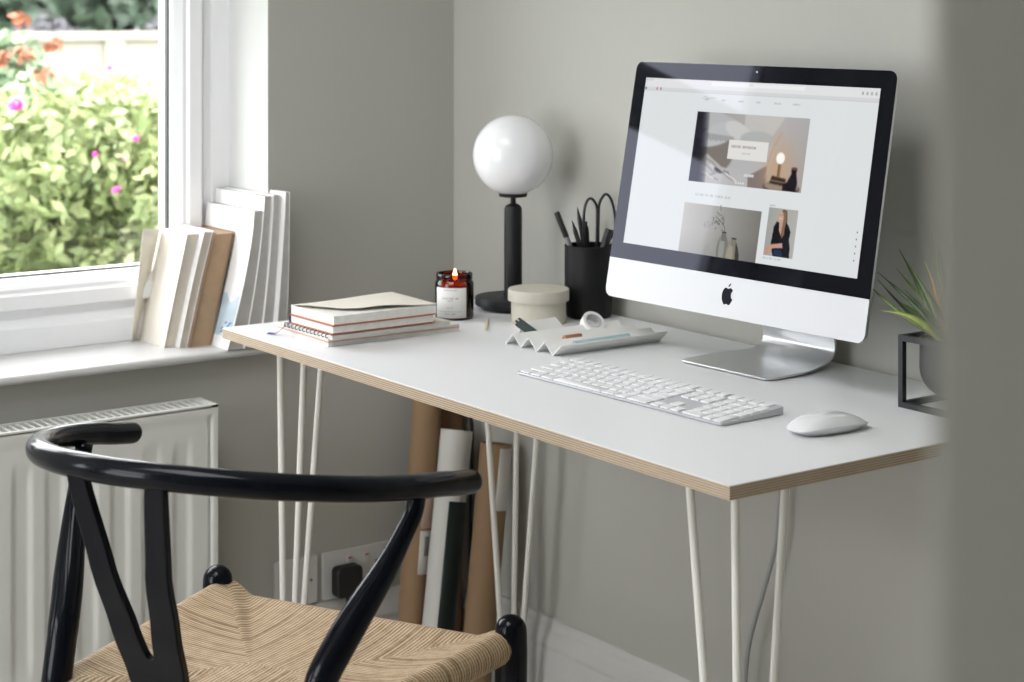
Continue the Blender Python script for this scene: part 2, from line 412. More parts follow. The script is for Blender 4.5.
# added roof light for extra daylight: frame and glass set in the ceiling
rl = struct(bpy.data.objects.new('added_roof_light', None)); COL.objects.link(rl)
m = MB()
rings = []
for ins, z in [(-.04,ZC+.139),(-.04,ZC+.18),(.05,ZC+.18),(.05,ZC+.139)]:
    rings.append([(SK1[0]+ins,SK1[2]+ins,z),(SK1[1]-ins,SK1[2]+ins,z),(SK1[1]-ins,SK1[3]-ins,z),(SK1[0]+ins,SK1[3]-ins,z)])
m.grid(rings, closed_u=True, closed_v=True); m.build('window_frame', M['upvc'], rl, smooth=0)
m = MB(); m.add([(SK1[0]+.04,SK1[2]+.04,ZC+.16),(SK1[1]-.04,SK1[2]+.04,ZC+.16),(SK1[1]-.04,SK1[3]-.04,ZC+.16),(SK1[0]+.04,SK1[3]-.04,ZC+.16)], [(0,1,2,3)]); m.build('pane', M['clear'], rl, smooth=0)
# sills
def sill(name, y0, y1):
    m = MB(); prof = [(-.155,.646),(.026,.646),(.033,.648),(.0365,.653),(.036,.658),(.032,.6615),(.026,.6625),(-.155,.6625)]
    m.prism(prof, y0, y1, 'y'); return struct(m.build(name, M['gloss'], smooth=50))
sill('trim_1', W1[0]+.002, W1[1]-.002)
m = MB(); m.prism([(.0012,.646),(.026,.646),(.033,.648),(.0365,.653),(.036,.658),(.032,.6615),(.026,.6625),(.0012,.6625)], W1[1]-.002, -.386, 'y'); struct(m.build('trim_3', M['gloss'], smooth=50))
sill('added_trim_2', W2[0]+.002, W2[1]-.002)  # sill of the added left window

# ------------------------------------------------------------------ radiator
YR1, YR0, ZR0, ZR1 = -.556, -1.62, .13, .588
root = thing('radiator', 'white panel radiator with vertical flutes and slotted top, under the window', 'radiator', (.08, (YR0+YR1)/2, ZR0))
def loc_(o, root):      # part built in world coordinates -> local to root
    o.location = -Vector(root.location); return o
m = MB()
xf = .112
rows = []
ny = 420; nz = 60
for j in range(nz+1):
    z = lerp(ZR0, ZR1-.002, j/nz); row = []
    for i in range(ny+1):
        y = lerp(YR0+.002, YR1-.002, i/ny)
        e = min(y-YR0, YR1-y); ez = min(z-ZR0, ZR1-z)
        x = xf
        ee = min(e, ez+.0)
        # pressed groove just inside the rim
        x -= .0045*sstep(.009, .012, min(e, ez-.008)) 
        x += .0025*sstep(.013, .017, min(e, ez-.008))
        ph = ((YR1-.045-y)/.0555) % 1
        fl = sstep(.0, .22, ph)*(1-sstep(.5, .72, ph))
        fz = sstep(.045, .095, ZR1-z)*sstep(.045, .095, z-ZR0)*sstep(.03,.05,e)
        x -= .0042*fl*fz
        row.append((x, y, z))
    rows.append(row)
m.grid(rows)
loc_(m.build('front_panel', M['radiator'], root, smooth=60), root)
m = MB(); m.box(.046, .0555, YR0+.01, YR1-.01, ZR0, ZR1-.01); loc_(m.build('back_panel', M['radiator'], root, smooth=0), root)
for y0, y1 in ((YR1-.002, YR1), (YR0, YR0+.002)):
    m = MB(); m.box(.046, xf, y0, y1, ZR0, ZR1); loc_(m.build('side_panel', M['radiator'], root, smooth=0), root)
m = MB()
m.box(xf-.009, xf, YR0, YR1, ZR1-.004, ZR1+.001); m.box(.046, .052, YR0, YR1, ZR1-.004, ZR1+.001)
m.box(.046, xf, YR1-.012, YR1, ZR1-.003, ZR1+.0006)
y = YR0+.006
while y < YR1-.012:
    m.box(.046, xf-.005, y, y+.0046, ZR1-.010, ZR1-.0002); y += .0137
loc_(m.build('top_grille', M['radiator'], root, smooth=0), root)
m = MB(); y = YR0+.012
while y < YR1-.02:
    m.box(.058, .088, y, y+.001, ZR0+.02, ZR1-.030); y += .0075
loc_(m.build('convector_fins', mat('shade_dark_fins', (.16,.16,.16), .6), root, smooth=0), root)  # fins coloured dark to stand in for shade between the grille bars
for yb in (YR0+.15, YR1-.18):
    m = MB(); m.box(.0005, .046, yb, yb+.03, ZR0+.05, ZR1-.08); loc_(m.build('wall_bracket', M['radiator'], root, smooth=0), root)
m = MB(); m.tube([(.075, YR0+.03, .0), (.075, YR0+.03, ZR0+.01)], .0075, 12); loc_(m.build('pipe', M['radiator'], root), root)

# ------------------------------------------------------------------ desk
DX0, DX1, DY0, DY1, DZ = .23, 1.447, -.608, -.010, .74
desk = thing('desk', 'white topped desk with exposed plywood edge on cream hairpin legs', 'desk', ((DX0+DX1)/2, (DY0+DY1)/2, 0))
m = MB(); m.prism(rrect(DX0, DX1, DY0, DY1, .002, 2), DZ-.0165, DZ-.0008, 'z'); loc_(m.build('plywood_core', M['ply'], desk, smooth=30), desk)
m = MB(); m.prism(rrect(DX0, DX1, DY0, DY1, .002, 2), DZ-.0012, DZ, 'z'); loc_(m.build('desktop', M['laminate'], desk, smooth=30, bevel=.0004, seg=1), desk)
def hairpin(T0, sx, sy, foot):
    m = MB(); s = .08; zt = DZ-.0165
    tops = [Vector((T0[0], T0[1], zt)), Vector((T0[0]+sx*s, T0[1], zt)), Vector((T0[0], T0[1]+sy*s, zt))]
    f = Vector((foot[0], foot[1], .0055))
    for k, t in enumerate(tops):
        off = Vector((sx*(.0 if k == 0 else (.012 if k == 1 else 0)), sy*(.012 if k == 2 else 0), 0))
        m.tube([t-Vector((0,0,.001)), lerp(t, f+off, .5), f+off+(t-f)*.01, f+off], .0052, 12)
    m.tube([f, f+Vector((sx*.012,0,0)), f+Vector((sx*.006,sy*.006,0)), f+Vector((0,sy*.012,0))], .0052, 10)
    leg = loc_(m.build('leg', M['leg'], desk), desk)
    m = MB(); a = .018
    x0, x1 = sorted((T0[0]-sx*a, T0[0]+sx*(s+a))); y0, y1 = sorted((T0[1]-sy*a, T0[1]+sy*(s+a)))
    pl = [(T0[0]-sx*a, T0[1]-sy*a), (T0[0]+sx*(s+a), T0[1]-sy*a), (T0[0]+sx*(s+a), T0[1]+sy*a), (T0[0]+sx*a, T0[1]+sy*(s+a)), (T0[0]-sx*a, T0[1]+sy*(s+a))]
    m.prism(pl, zt-.003, zt, 'z'); m.build('mounting_plate', M['leg'], leg, smooth=0)
hairpin((.312, -.546), 1, 1, (.285, -.522))
hairpin((.307, -.069), 1, -1, (.294, -.073))
hairpin((1.389, -.547), -1, 1, (1.385, -.533))
hairpin((1.385, -.075), -1, -1, (1.385, -.085))

# ------------------------------------------------------------------ all-in-one computer
mon = thing('desktop_computer', 'slim aluminium desktop computer showing a web page, on the white desk', 'computer', (.973, -.186, DZ), R(1.8))
TM = Matrix.Translation((0,0,.077)) @ Matrix.Rotation(R(-10.6), 4, 'X')
# local: x right, y back, z up the tilted plane
m = MB(); w, h = .264, .366
prof = [(0,.0005),(0.0,.0045),(.002,.006),(.02,.0085),(.06,.016),(.11,.026),(.15,.032),(.17,.034)]
rings = []
for ins, yy in prof:
    t = ins/.17
    xs, zs = w-ins*1.35, h/2-ins*.98
    rr = max(.013*(1-t*.2), .004)
    ring = rrect(-xs, xs, h/2-zs, h/2+zs, min(rr+t*.01, zs*.9), 6)
    rings.append([(a, yy, b) for a, b in ring])
m.grid(rings, closed_u=True, T=TM)
n = len(rings[0]); m.f.append(list(range(n))); m.mi.append(0); m.f.append([len(rings)*n-n+k for k in range(n)]); m.mi.append(0)
m.build('housing', M['alu'], mon, smooth=40)
m = MB(); m.prism(rrect(-w+.0003, w-.0003, .0003, .0591, (.0125,.0125,.0003,.0003), 6), -.0006, .0008, 'y', T=TM); m.build('chin', M['alu_white'], mon, smooth=30)
m = MB(); out = rrect(-w+.0003, w-.0003, .0592, h-.0003, (.0003,.0003,.0125,.0125), 6)
m.prism(out, -.0008, .0008, 'y', T=TM); dis = m.build('display_glass', M['bezel'], mon, smooth=30)
# the web page, painted into a colour attribute of the screen mesh
SW, SH = 640, 347
X0s, X1s, Z0s, Z1s = -.2372, .2385, .0837, .3408
def paint():
    yy, xx = np.mgrid[0:SH, 0:SW].astype(float)
    U = X0s+(xx+.5)/SW*(X1s-X0s); V = Z1s-(yy+.5)/SH*(Z1s-Z0s)
    img = np.zeros((SH, SW, 3)); img[:] = (.885,.90,.905)
    px = (X1s-X0s)/SW
    def blend(mask, c, a=1.0):
        k = (np.clip(mask, 0, 1)*a)[..., None]; img[:] = img*(1-k)+np.array(c)*k
    def rect(x0, x1, z0, z1, c, a=1, s=1.0):
        s *= px
        k = np.clip((U-x0)/s+.5,0,1)*np.clip((x1-U)/s+.5,0,1)*np.clip((V-z0)/s+.5,0,1)*np.clip((z1-V)/s+.5,0,1); blend(k, c, a)
    def ell(cx, cz, rx, rz, c, a=1, s=1.0, rot=0, clip=None):
        dx, dz = U-cx, V-cz; ca, sa = math.cos(rot), math.sin(rot)
        d = np.sqrt(((dx*ca+dz*sa)/rx)**2+((-dx*sa+dz*ca)/rz)**2)
        k = np.clip((1-d)*min(rx,rz)/(s*px)+.5, 0, 1)
        if clip: k = k*((U>clip[0])&(U<clip[1])&(V>clip[2])&(V<clip[3]))
        blend(k, c, a)
    def poly(pts, c, a=1, clip=None):
        inside = np.zeros(U.shape, bool); n = len(pts)
        for i in range(n):
            x1, z1 = pts[i]; x2, z2 = pts[(i+1)%n]
            if z1 == z2: continue
            cnd = ((z1 > V) != (z2 > V)) & (U < (x2-x1)*(V-z1)/(z2-z1)+x1); inside ^= cnd
        k = inside.astype(float)
        k = (k+np.roll(k,1,0)+np.roll(k,-1,0)+np.roll(k,1,1)+np.roll(k,-1,1))/5
        if clip: k = k*((U>clip[0])&(U<clip[1])&(V>clip[2])&(V<clip[3]))
        blend(k, c, a)
    def line(pts, wd, c, a=1):
        for (x1,z1),(x2,z2) in zip(pts, pts[1:]):
            L2 = (x2-x1)**2+(z2-z1)**2+1e-12
            t = np.clip(((U-x1)*(x2-x1)+(V-z1)*(z2-z1))/L2, 0, 1)
            d = np.hypot(U-x1-t*(x2-x1), V-z1-t*(z2-z1)); blend(np.clip((wd/2-d)/px+.5, 0, 1), c, a)
    FONT = dict(A='010101111101101',C='011100100100011',E='111100110100111',R='110101110101101',T='111010010010010',I='111010010010111',V='101101101101010',N='101111111101101',S='011100010001110',P='110101110100100',O='010101101101010',L='100100100100111',H='101101111101101',G='011100101101011',U='101101101101111',B='110101110101110',D='110101101101110',M='101111111101101',K='101101110101101')
    def text(t, x, z, hgt, c, a=1, gap=1.25):
        u = hgt/5
        for ch in t:
            if ch in FONT:
                for i, b in enumerate(FONT[ch]):
                    if b == '1':
                        r_, c_ = divmod(i, 3); rect(x+c_*u, x+(c_+1)*u, z-(r_+1)*u, z-r_*u, c, a)
            x += u*3+u*gap
        return x
    # browser bars
    rect(-1, 1, .3265, 1, (.90,.90,.905)); rect(-1, 1, .3215, .3265, (.84,.845,.85)); rect(-1, 1, .3210, .3216, (.76,.77,.775))
    rect(-.09, .10, .3325, .3382, (.945,.945,.95)); text('HTTP', -.01, .3368, .0024, (.5,.5,.5), .6)
    for k, c in enumerate(((.3,.3,.3),(.86,.86,.86),(.86,.86,.86),(.75,.25,.3),(.35,.4,.4))):
        rect(-.2355+.0085*k, -.2325+.0085*k, .3225, .3262, c, .8)
    for k in range(3): ell(-.2335+.006*k, .3375, .0012, .0012, (.6,.6,.6), .8)
    for k in range(4): rect(.206+.008*k, .2095+.008*k, .3305, .335, (.62,.63,.64), .8)
    # menu
    for k, t in enumerate(('HOME','SHOP','ABOUT','DIARY','GALLERY','CONTACT')):
        text(t, -.10+.036*k, .313, .0024, (.45,.46,.46), .7, 1.6)
    line([(-.105,.3125),(-.099,.3165),(-.094,.3135),(-.078,.3148)], .0006, (.5,.5,.5), .6)
    # hero picture: bedroom
    hx0, hx1, hz0, hz1 = -.1118, .1172, .1888, .2933; H = (hx0,hx1,hz0,hz1)
    K = ((U>hx0)&(U<hx1)&(V>hz0)&(V<hz1)).astype(float)
    fx = (U-hx0)/(hx1-hx0); fz = (V-hz0)/(hz1-hz0)
    base = np.stack([.70-.12*np.abs(fx-.75)+.02*fz, .67-.12*np.abs(fx-.75)+.04*fz, .63-.14*np.abs(fx-.8)+.08*fz], -1)
    img[:] = img*(1-K[...,None])+base*K[...,None]
    poly([(hx0,hz0),(.045,hz0),(.050,.215),(.060,.25),(.02,.262),(-.03,.285),(-.06,.2935),(hx0,.2935)], (.72,.72,.72), clip=H)
    poly([(-.01,.2935),(.07,.2935),(.05,.265),(.02,.262),(-.01,.275)], (.80,.79,.77), .7, clip=H)
    ell(-.075, .235, .05, .035, (.50,.47,.44), clip=H, s=4); ell(-.06, .262, .045, .016, (.74,.75,.75), clip=H, s=3, rot=.3)
    ell(-.02, .268, .03, .012, (.80,.80,.79), clip=H, s=2, rot=-.3); ell(.02, .258, .035, .012, (.70,.71,.70), clip=H, s=2)
    for k in range(16):
        x = -.085+.0036*k; line([(x,.262-.0002*k),(x+.002,.2525+.001*math.sin(k*2.1))], .0012, (.30,.28,.27), .7)
    poly([(hx0,.205),(-.08,.232),(-.045,.214),(-.01,.212),(.01,.2),(.012,hz0),(hx0,hz0)], (.74,.73,.72), .95, clip=H)
    for a in ((-.095,.218,-.06,.205),(-.08,.225,-.05,.208),(-.07,.2,-.03,.208),(-.06,.208,-.025,.198),(-.09,.2,-.05,.195),(-.04,.21,-.02,.196)):
        line([(a[0],a[1]),((a[0]+a[2])/2,(a[1]+a[3])/2+.003),(a[2],a[3])], .0018, (.42,.41,.41), .55)
    for a in ((-.09,.206,-.06,.197),(-.07,.216,-.045,.205),(-.035,.205,-.012,.196)):
        line([(a[0],a[1]),(a[2],a[3])], .0022, (.90,.89,.89), .8)
    ell(-.052,.2085,.009,.0025,(.12,.11,.11),.85,rot=-.35,s=2); poly([(.01,.205),(.045,.222),(.048,.205),(.044,hz0),(.012,hz0)], (.46,.40,.37), .8, clip=H)
    k = K*np.clip(1-(fx+.04*fz)/.16, 0, 1)**.6; blend(np.clip(k*1.6,0,1), (.06,.06,.09), .95)
    # lamp glow, headboard, bedside lamp, books, jug, tray
    g = np.exp(-(((U-.068)/.028)**2+((V-.222)/.036)**2)); blend(K*g, (.80,.63,.47), .65)
    line([(.045,.205),(.05,.24),(.061,.262),(.066,.27)], .003, (.76,.62,.50), .8)
    ell(.078,.193,.036,.010,(.36,.31,.28),.9,clip=H); ell(.078,.1955,.033,.008,(.62,.56,.50),.9,clip=H); poly([(.054,.198),(.083,.196),(.086,.206),(.058,.209)], (.24,.17,.13), 1, clip=H)
    line([(.056,.2025),(.084,.2005)], .0015, (.60,.50,.42)); rect(.0675,.0725,.207,.228,(.42,.33,.20)); rect(.0695,.071,.207,.228,(.62,.52,.36))
    ell(.0702,.2345,.0083,.0083,(1,1,.97))
    poly([(.081,.190),(.0805,.199),(.088,.201),(.095,.214),(.094,.222),(.105,.223),(.104,.215),(.1075,.203),(.107,.190)], (.09,.06,.08), 1, clip=H); ell(.0995,.2215,.0055,.0022,(.42,.26,.24))
    for _ in range(3):
        bl = (img+np.roll(img,1,0)+np.roll(img,-1,0)+np.roll(img,1,1)+np.roll(img,-1,1))/5; kk = ((U>hx0+.002)&(U<hx1-.002)&(V>hz0+.002)&(V<hz1-.002))[...,None]; img[:] = np.where(kk, bl, img)
    rect(-.0368,.0435,.2270,.2552,(.90,.89,.875)); text('CREATIVE INSPIRATION', -.0315, .2475, .0036, (.50,.45,.42), .9, .55); text('READ MORE', -.007, .2375, .0022, (.55,.52,.5), .7)
    rect(.002,.022,.2035,.2075,(.85,.85,.84),.9)
    for k in range(4): ell(-.012+.005*k,.1935,.0014,.0014,(.93,.93,.93))
    # caption, second picture: vases
    text('WELCOME TO THE STUDIO BLOG', -.095, .1722, .0032, (.55,.56,.56), .8, 1.6); text('ABOUT', .062,.1685,.0026,(.55,.56,.56),.8)
    ix0, ix1, iz1 = -.1133, .0472, .1572; K = ((U>ix0)&(U<ix1)&(V<iz1)).astype(float); fx = (U-ix0)/(ix1-ix0); I2 = (ix0,ix1,0,iz1)
    base = np.stack([.78-.30*fx, .77-.295*fx, .75-.30*fx], -1)*(1-.1*np.clip((.12-V)/.04,0,1))[...,None]
    img[:] = img*(1-K[...,None])+base*K[...,None]
    ell(-.045,.082,.017,.02,(.60,.60,.58),1,clip=I2,s=2); ell(-.043,.098,.006,.008,(.62,.62,.60),1,clip=I2)
    ell(-.022,.094,.0115,.024,(.46,.46,.43),1,clip=I2,s=2); ell(-.024,.096,.006,.02,(.62,.62,.59),.8,clip=I2,s=4); rect(-.0265,-.0175,.108,.1205,(.44,.44,.41)); ell(-.022,.1205,.0045,.0012,(.2,.2,.19))
    ell(-.002,.085,.0145,.026,(.50,.48,.42),1,clip=I2,s=2); ell(-.006,.087,.007,.02,(.64,.62,.55),.8,clip=I2,s=4); rect(-.0055,.0045,.103,.1135,(.50,.48,.43)); ell(-.0005,.1135,.005,.0012,(.2,.2,.19))
    poly([(.004,.11),(.0095,.10),(.0135,.09),(.013,.08),(.006,.08)], (.16,.16,.15), .85, clip=I2)
    line([(-.021,.12),(-.023,.128),(-.028,.133),(-.036,.138)], .0009, (.28,.28,.26))
    rr_ = random.Random(3)
    for k in range(26):
        x = -.038+rr_.gauss(0,.006); z = .1375+rr_.gauss(0,.006); ell(x,z,.0022,.0011,(.35,.35,.35),.6,rot=rr_.uniform(0,3))
    for k in range(14):
        x = -.058+rr_.gauss(0,.005); z = .129+rr_.gauss(0,.0045); ell(x,z,.002,.001,(.55,.55,.56),.5,rot=rr_.uniform(0,3))
    # third picture: a person in black sitting with arms folded
    wx0, wx1, wz0, wz1 = .0608, .1172, .0973, .1647; WC = (wx0,wx1,wz0,wz1)
    K = ((U>wx0)&(U<wx1)&(V>wz0)&(V<wz1)).astype(float); fx = (U-wx0)/(wx1-wx0)
    base = np.stack([.64+.06*fx,.645+.055*fx,.62+.05*fx], -1); img[:] = img*(1-K[...,None])+base*K[...,None]
    poly([(.085,.160),(.090,.1635),(.0965,.162),(.0985,.150),(.099,.135),(.096,.121),(.089,.118),(.088,.14)], (.40,.30,.22), 1, clip=WC)
    poly([(.079,.0973),(.1105,.0973),(.1095,.112),(.106,.122),(.1075,.133),(.102,.142),(.0965,.146),(.085,.144),(.079,.146),(.0745,.138),(.0735,.124),(.0725,.113)], (.045,.045,.055), 1, clip=WC)
    poly([(.0835,.146),(.091,.149),(.0915,.138),(.0895,.126),(.085,.134)], (.78,.62,.54), 1, clip=WC)
    ell(.0865,.1535,.0052,.0072,(.80,.64,.56),1,clip=WC,rot=.15); poly([(.087,.1615),(.095,.1605),(.0965,.147),(.0955,.128),(.0915,.122),(.0895,.134),(.0915,.149),(.0905,.156)], (.52,.41,.31), 1, clip=WC)
    ell(.0853,.1505,.0017,.0007,(.95,.9,.9),.9,clip=WC); line([(.0832,.1555),(.0846,.1557)],.0006,(.2,.15,.15)); line([(.0878,.1557),(.0892,.1555)],.0006,(.2,.15,.15))
    poly([(.0725,.113),(.0945,.117),(.096,.110),(.078,.108),(.0705,.102),(.064,.0995),(.063,.103),(.066,.110)], (.78,.60,.52), 1, clip=WC)
    poly([(.079,.0973),(.098,.0973),(.094,.108),(.081,.107)], (.10,.17,.28), 1, clip=WC); poly([(.0625,.0975),(.070,.0985),(.069,.110),(.0635,.108)], (.76,.58,.50), .9, clip=WC)
    text('HELLO AND WELCOME', .0605, .0948, .0026, (.6,.6,.6), .8, 1.0); text('TO THE BLOG', .087, .0948, .0026, (.6,.6,.6), .0)
    for k in range(5): ell(.2285, .145-.0095*k, .0011, .0011, (.35,.36,.37), .9)
    return np.clip(img, 0, 1)
img = paint()
lin_img = np.where(img <= .04045, img/12.92, ((img+.055)/1.055)**2.4)
nx, nz = SW, SH
xs = np.linspace(X0s, X1s, nx); zs = np.linspace(Z1s, Z0s, nz)
gx, gz = np.meshgrid(xs, zs)
vv = np.stack([gx.ravel(), np.full(gx.size, -.0010), gz.ravel(), np.ones(gx.size)], 1) @ np.array(TM).T
idx = np.arange(nx*nz).reshape(nz, nx)
fq = np.stack([idx[:-1,:-1].ravel(), idx[1:,:-1].ravel(), idx[1:,1:].ravel(), idx[:-1,1:].ravel()], 1)
me = bpy.data.meshes.new('screen'); me.vertices.add(nx*nz); me.vertices.foreach_set('co', vv[:,:3].astype(np.float32).ravel())
me.loops.add(fq.size); me.loops.foreach_set('vertex_index', fq.astype(np.int32).ravel())
me.polygons.add(len(fq)); me.polygons.foreach_set('loop_start', np.arange(0, fq.size, 4, dtype=np.int32))
me.update(calc_edges=True)
ca = me.color_attributes.new('page', 'FLOAT_COLOR', 'POINT')
ca.data.foreach_set('color', np.concatenate([lin_img.reshape(-1,3), np.ones((nx*nz,1))], 1).astype(np.float32).ravel())
ms = bpy.data.materials.new('lit_screen'); ms.use_nodes = True; nt = ms.node_tree; b = nt.nodes['Principled BSDF']; b.inputs['Specular Tint'].default_value = (.70,.75,1,1)
at = nt.nodes.new('ShaderNodeAttribute'); at.attribute_name = 'page'; b.inputs['Base Color'].default_value = (.004,.004,.006,1)
b.inputs['Roughness'].default_value = .04; b.inputs['Specular IOR Level'].default_value = .18
nt.links.new(at.outputs['Color'], b.inputs['Emission Color']); b.inputs['Emission Strength'].default_value = .52
me.materials.append(ms); o = bpy.data.objects.new('screen', me); COL.objects.link(o); o.parent = dis
o['label'] = 'lit screen with a white web page of pictures'
# camera eye
m = MB(); m.lathe([(0,0),(.0016,0),(.0016,.0004),(0,.0004)], 16, T=TM @ Matrix.Translation((.0012,-.0008,.3563)) @ Matrix.Rotation(R(90),4,'X'))
m.build('camera_lens', mat('lens_glint', (.6,.65,.9), .2), dis)
# logo (bitten apple with a leaf) on the chin
ap = [(.0,.0107),(.0022,.0115),(.0048,.0122),(.0078,.0112),(.0098,.0090),(.0080,.0066),(.0070,.0036),(.0074,.0004),(.0090,-.0024),(.0108,-.0036),(.0094,-.0072),(.0068,-.0108),(.0044,-.0122),(.0020,-.0114),(.0,-.0109),(-.0020,-.0114),(-.0044,-.0122),(-.0070,-.0104),(-.0094,-.0068),(-.0108,-.0026),(-.0110,.0022),(-.0100,.0066),(-.0078,.0102),(-.0048,.0120),(-.0020,.0114)]
sp_ = [ (p.x, p.y) for p in spline([(a,b,0) for a,b in ap+[ap[0]]], 3)[:-1]]
m = MB(); Tl = TM @ Matrix.Translation((.0008, 0, .0305))
m.prism([(a*1.0, b) for a, b in sp_], -.0009, .0008, 'y', T=Tl)
m.prism([(.0002,.0132),(.0018,.0142),(.0036,.0160),(.0046,.0180),(.0048,.0192),(.0034,.0188),(.0016,.0172),(.0004,.0152)], -.0009, .0008, 'y', T=Tl)
m.build('logo', M['logo'], mon, smooth=0)
# stand: foot plate that curves up into the neck (one bent strip)
pts = [(-.006,.003),(.03,.0036),(.08,.0046),(.115,.006),(.135,.0095),(.147,.017),(.151,.030),(.146,.055),(.132,.09),(.112,.13),(.092,.165),(.080,.185)]
cl = [Vector((0,a,b)) for a, b in pts]; cl = spline(cl, 5)
rows_o, rows_i = [], []
L = len(cl)-1
rings = []
for i, p in enumerate(cl):
    t = i/L; tan = (cl[min(i+1,L)]-cl[max(i-1,0)]).normalized(); nr = Vector((0, -tan.z, tan.y))
    th = .0030 if p.z < .01 else lerp(.0030, .0060, sstep(.01, .06, p.z))
    hw = lerp(.0925, .073, sstep(.06, .150, p.y)) 
    if i < 4: hw -= (.008, .0035, .0012, .0003)[i]
    nn = 16; row = []
    for k in range(nn+1):
        a = lerp(-hw, hw, k/nn); row.append(p+Vector((a,0,0))+nr*th*.5)
    for k in range(nn+1):
        a = lerp(hw, -hw, k/nn); row.append(p+Vector((a,0,0))-nr*th*.5)
    rings.append(row)
m = MB(); m.grid(rings, closed_u=True)
n = len(rings[0]); m.f.append(list(range(n))); m.mi.append(0); m.f.append([(len(rings)-1)*n+k for k in range(n)]); m.mi.append(0)
T_ = Matrix.Translation((.002,0,.0))
for i in range(len(m.v)): m.v[i] = T_ @ m.v[i]
m.build('stand', M['alu'], mon, smooth=40, bevel=.0008)

# ------------------------------------------------------------------ keyboard
kb = thing('keyboard', 'white full size keyboard lying in front of the computer', 'keyboard', (1.0215, -.3765, DZ), R(2.0))
kw, kd = .2085, .0570
def kz(y): return lerp(.0038, .0106, (y+kd)/(2*kd))
m = MB(); o_ = rrect(-kw, kw, -kd, kd, .006, 5); n = len(o_)
m.grid([[(a*.995, b*.98, .0005) for a, b in o_], [(a, b, .0014) for a, b in o_], [(a, b, kz(b)) for a, b in o_]], closed_u=True)
m.f.append(list(range(n))); m.mi.append(0); m.f.append([2*n+k for k in range(n)]); m.mi.append(0)
m.build('keyboard_body', M['kbody'], kb, smooth=30, bevel=.0005)
P_ = .01895
rows_k = [
 [1.0]*14+[('g',.25)]+[1.0]*3+[('g',.25)]+[1.0]*4,
 [1.0]*13+[1.5]+[('g',.25)]+[1.0]*3+[('g',.25)]+[1.0]*4,
 [1.5]+[1.0]*13+[('g',.25)]+[1.0]*3+[('g',.25)]+[1.0]*4,
 [1.75]+[1.0]*11+[1.75]+[('g',3.5)]+[1.0]*4,
 [2.25]+[1.0]*10+[2.25]+[('g',1.25)]+[1.0]+[('g',1.25)]+[1.0]*3+['E'],
 [1.25,1.25,1.5,5.5,1.5,1.25,2.25]+[('g',.25)]+[1.0]*3+[('g',.25)]+[2.0,1.0],
]
allk = []
unit = (2*kw-.0065)/22.0
ph = (2*kd-.0055)/6
for r_, row in enumerate(rows_k):
    x = -kw+.00325; yc = kd-.00275-ph*(r_+.5)
    for it in row:
        if isinstance(it, tuple): x += it[1]*unit; continue
        if it == 'E': allk.append((x, x+unit, yc-ph*1.5, yc+ph*.5, r_)); x += unit; continue
        allk.append((x, x+it*unit, yc-ph/2, yc+ph/2, r_)); x += it*unit
g = .0015
mstuff = MB(); nst = max(0, len(allk)-100); cnt = 0
for (x0, x1, y0, y1, r_) in allk:
    m = mstuff if cnt < nst else MB(); cnt += 1
    cx, cy = (x0+x1)/2, (y0+y1)/2; oo = rrect(x0+g, x1-g, y0+g, y1-g, .0018, 3); n = len(oo)
    zz = kz
    b0 = len(m.v)
    m.grid([[(a, b, zz(b)-.0002) for a, b in oo], [(a, b, zz(b)+.0011) for a, b in oo], [(cx+(a-cx)*.965, cy+(b-cy)*.965, zz(b)+.0015) for a, b in oo]], closed_u=True)
    m.f.append([b0+2*n+k for k in range(n)]); m.mi.append(0)
    if m is not mstuff: m.build('key', M['key'], kb, smooth=40)
if nst:
    o = mstuff.build('key', M['key'], kb, smooth=40); o['kind'] = 'stuff'

# ------------------------------------------------------------------ mouse
ms_ = thing('computer_mouse', 'white low curved computer mouse right of the keyboard', 'mouse', (1.323, -.332, DZ), R(-3))
def mouse_ring(f, zoff=0):      # outline superellipse, f = scale
    out = []
    for k in range(56):
        a = 2*PI*k/56; c, s = math.cos(a), math.sin(a)
        out.append((.0295*f*math.copysign(abs(c)**.72, c), .0575*f*math.copysign(abs(s)**.80, s)))
    return out
def mtop(x, y):
    t = y/.0575; arch = .0215*(1-abs(t)**3*.50)-.0015*t
    return arch
m = MB(); rings = []
for f in (1.0, .985, .95, .88, .78, .64, .48, .3, .12):
    rg = []
    for (x, y) in mouse_ring(f):
        e = 1-f
        h_ = lerp(.0, 1, (1-f**5.5))
        zz = lerp(mtop(0, y/f if f else 0)*.50+.0005, mtop(0, y)-.0022*(x/.0295)**2, h_**.8)
        rg.append((x, y, zz))
    rings.append(rg)
m.grid(rings, closed_u=True); n = 56; m.f.append([8*n+k for k in range(n)]); m.mi.append(0)
m.build('mouse_shell', M['shell'], ms_, smooth=80)
m = MB(); rings = []
for f, tt in ((.70, 0), (.80, .02), (.90, .35), (.975, .8), (1.0, 1.0)):
    rg = []
    for (x, y) in mouse_ring(f):
        top = mtop(0, y/f)*.50+.0005
        rg.append((x, y, lerp(.0008, top, tt)))
    rings.append(rg)
m.grid(rings, closed_u=True); m.f.append([k for k in range(n)]); m.mi.append(0)
m.build('mouse_base', M['alu'], ms_, smooth=60)

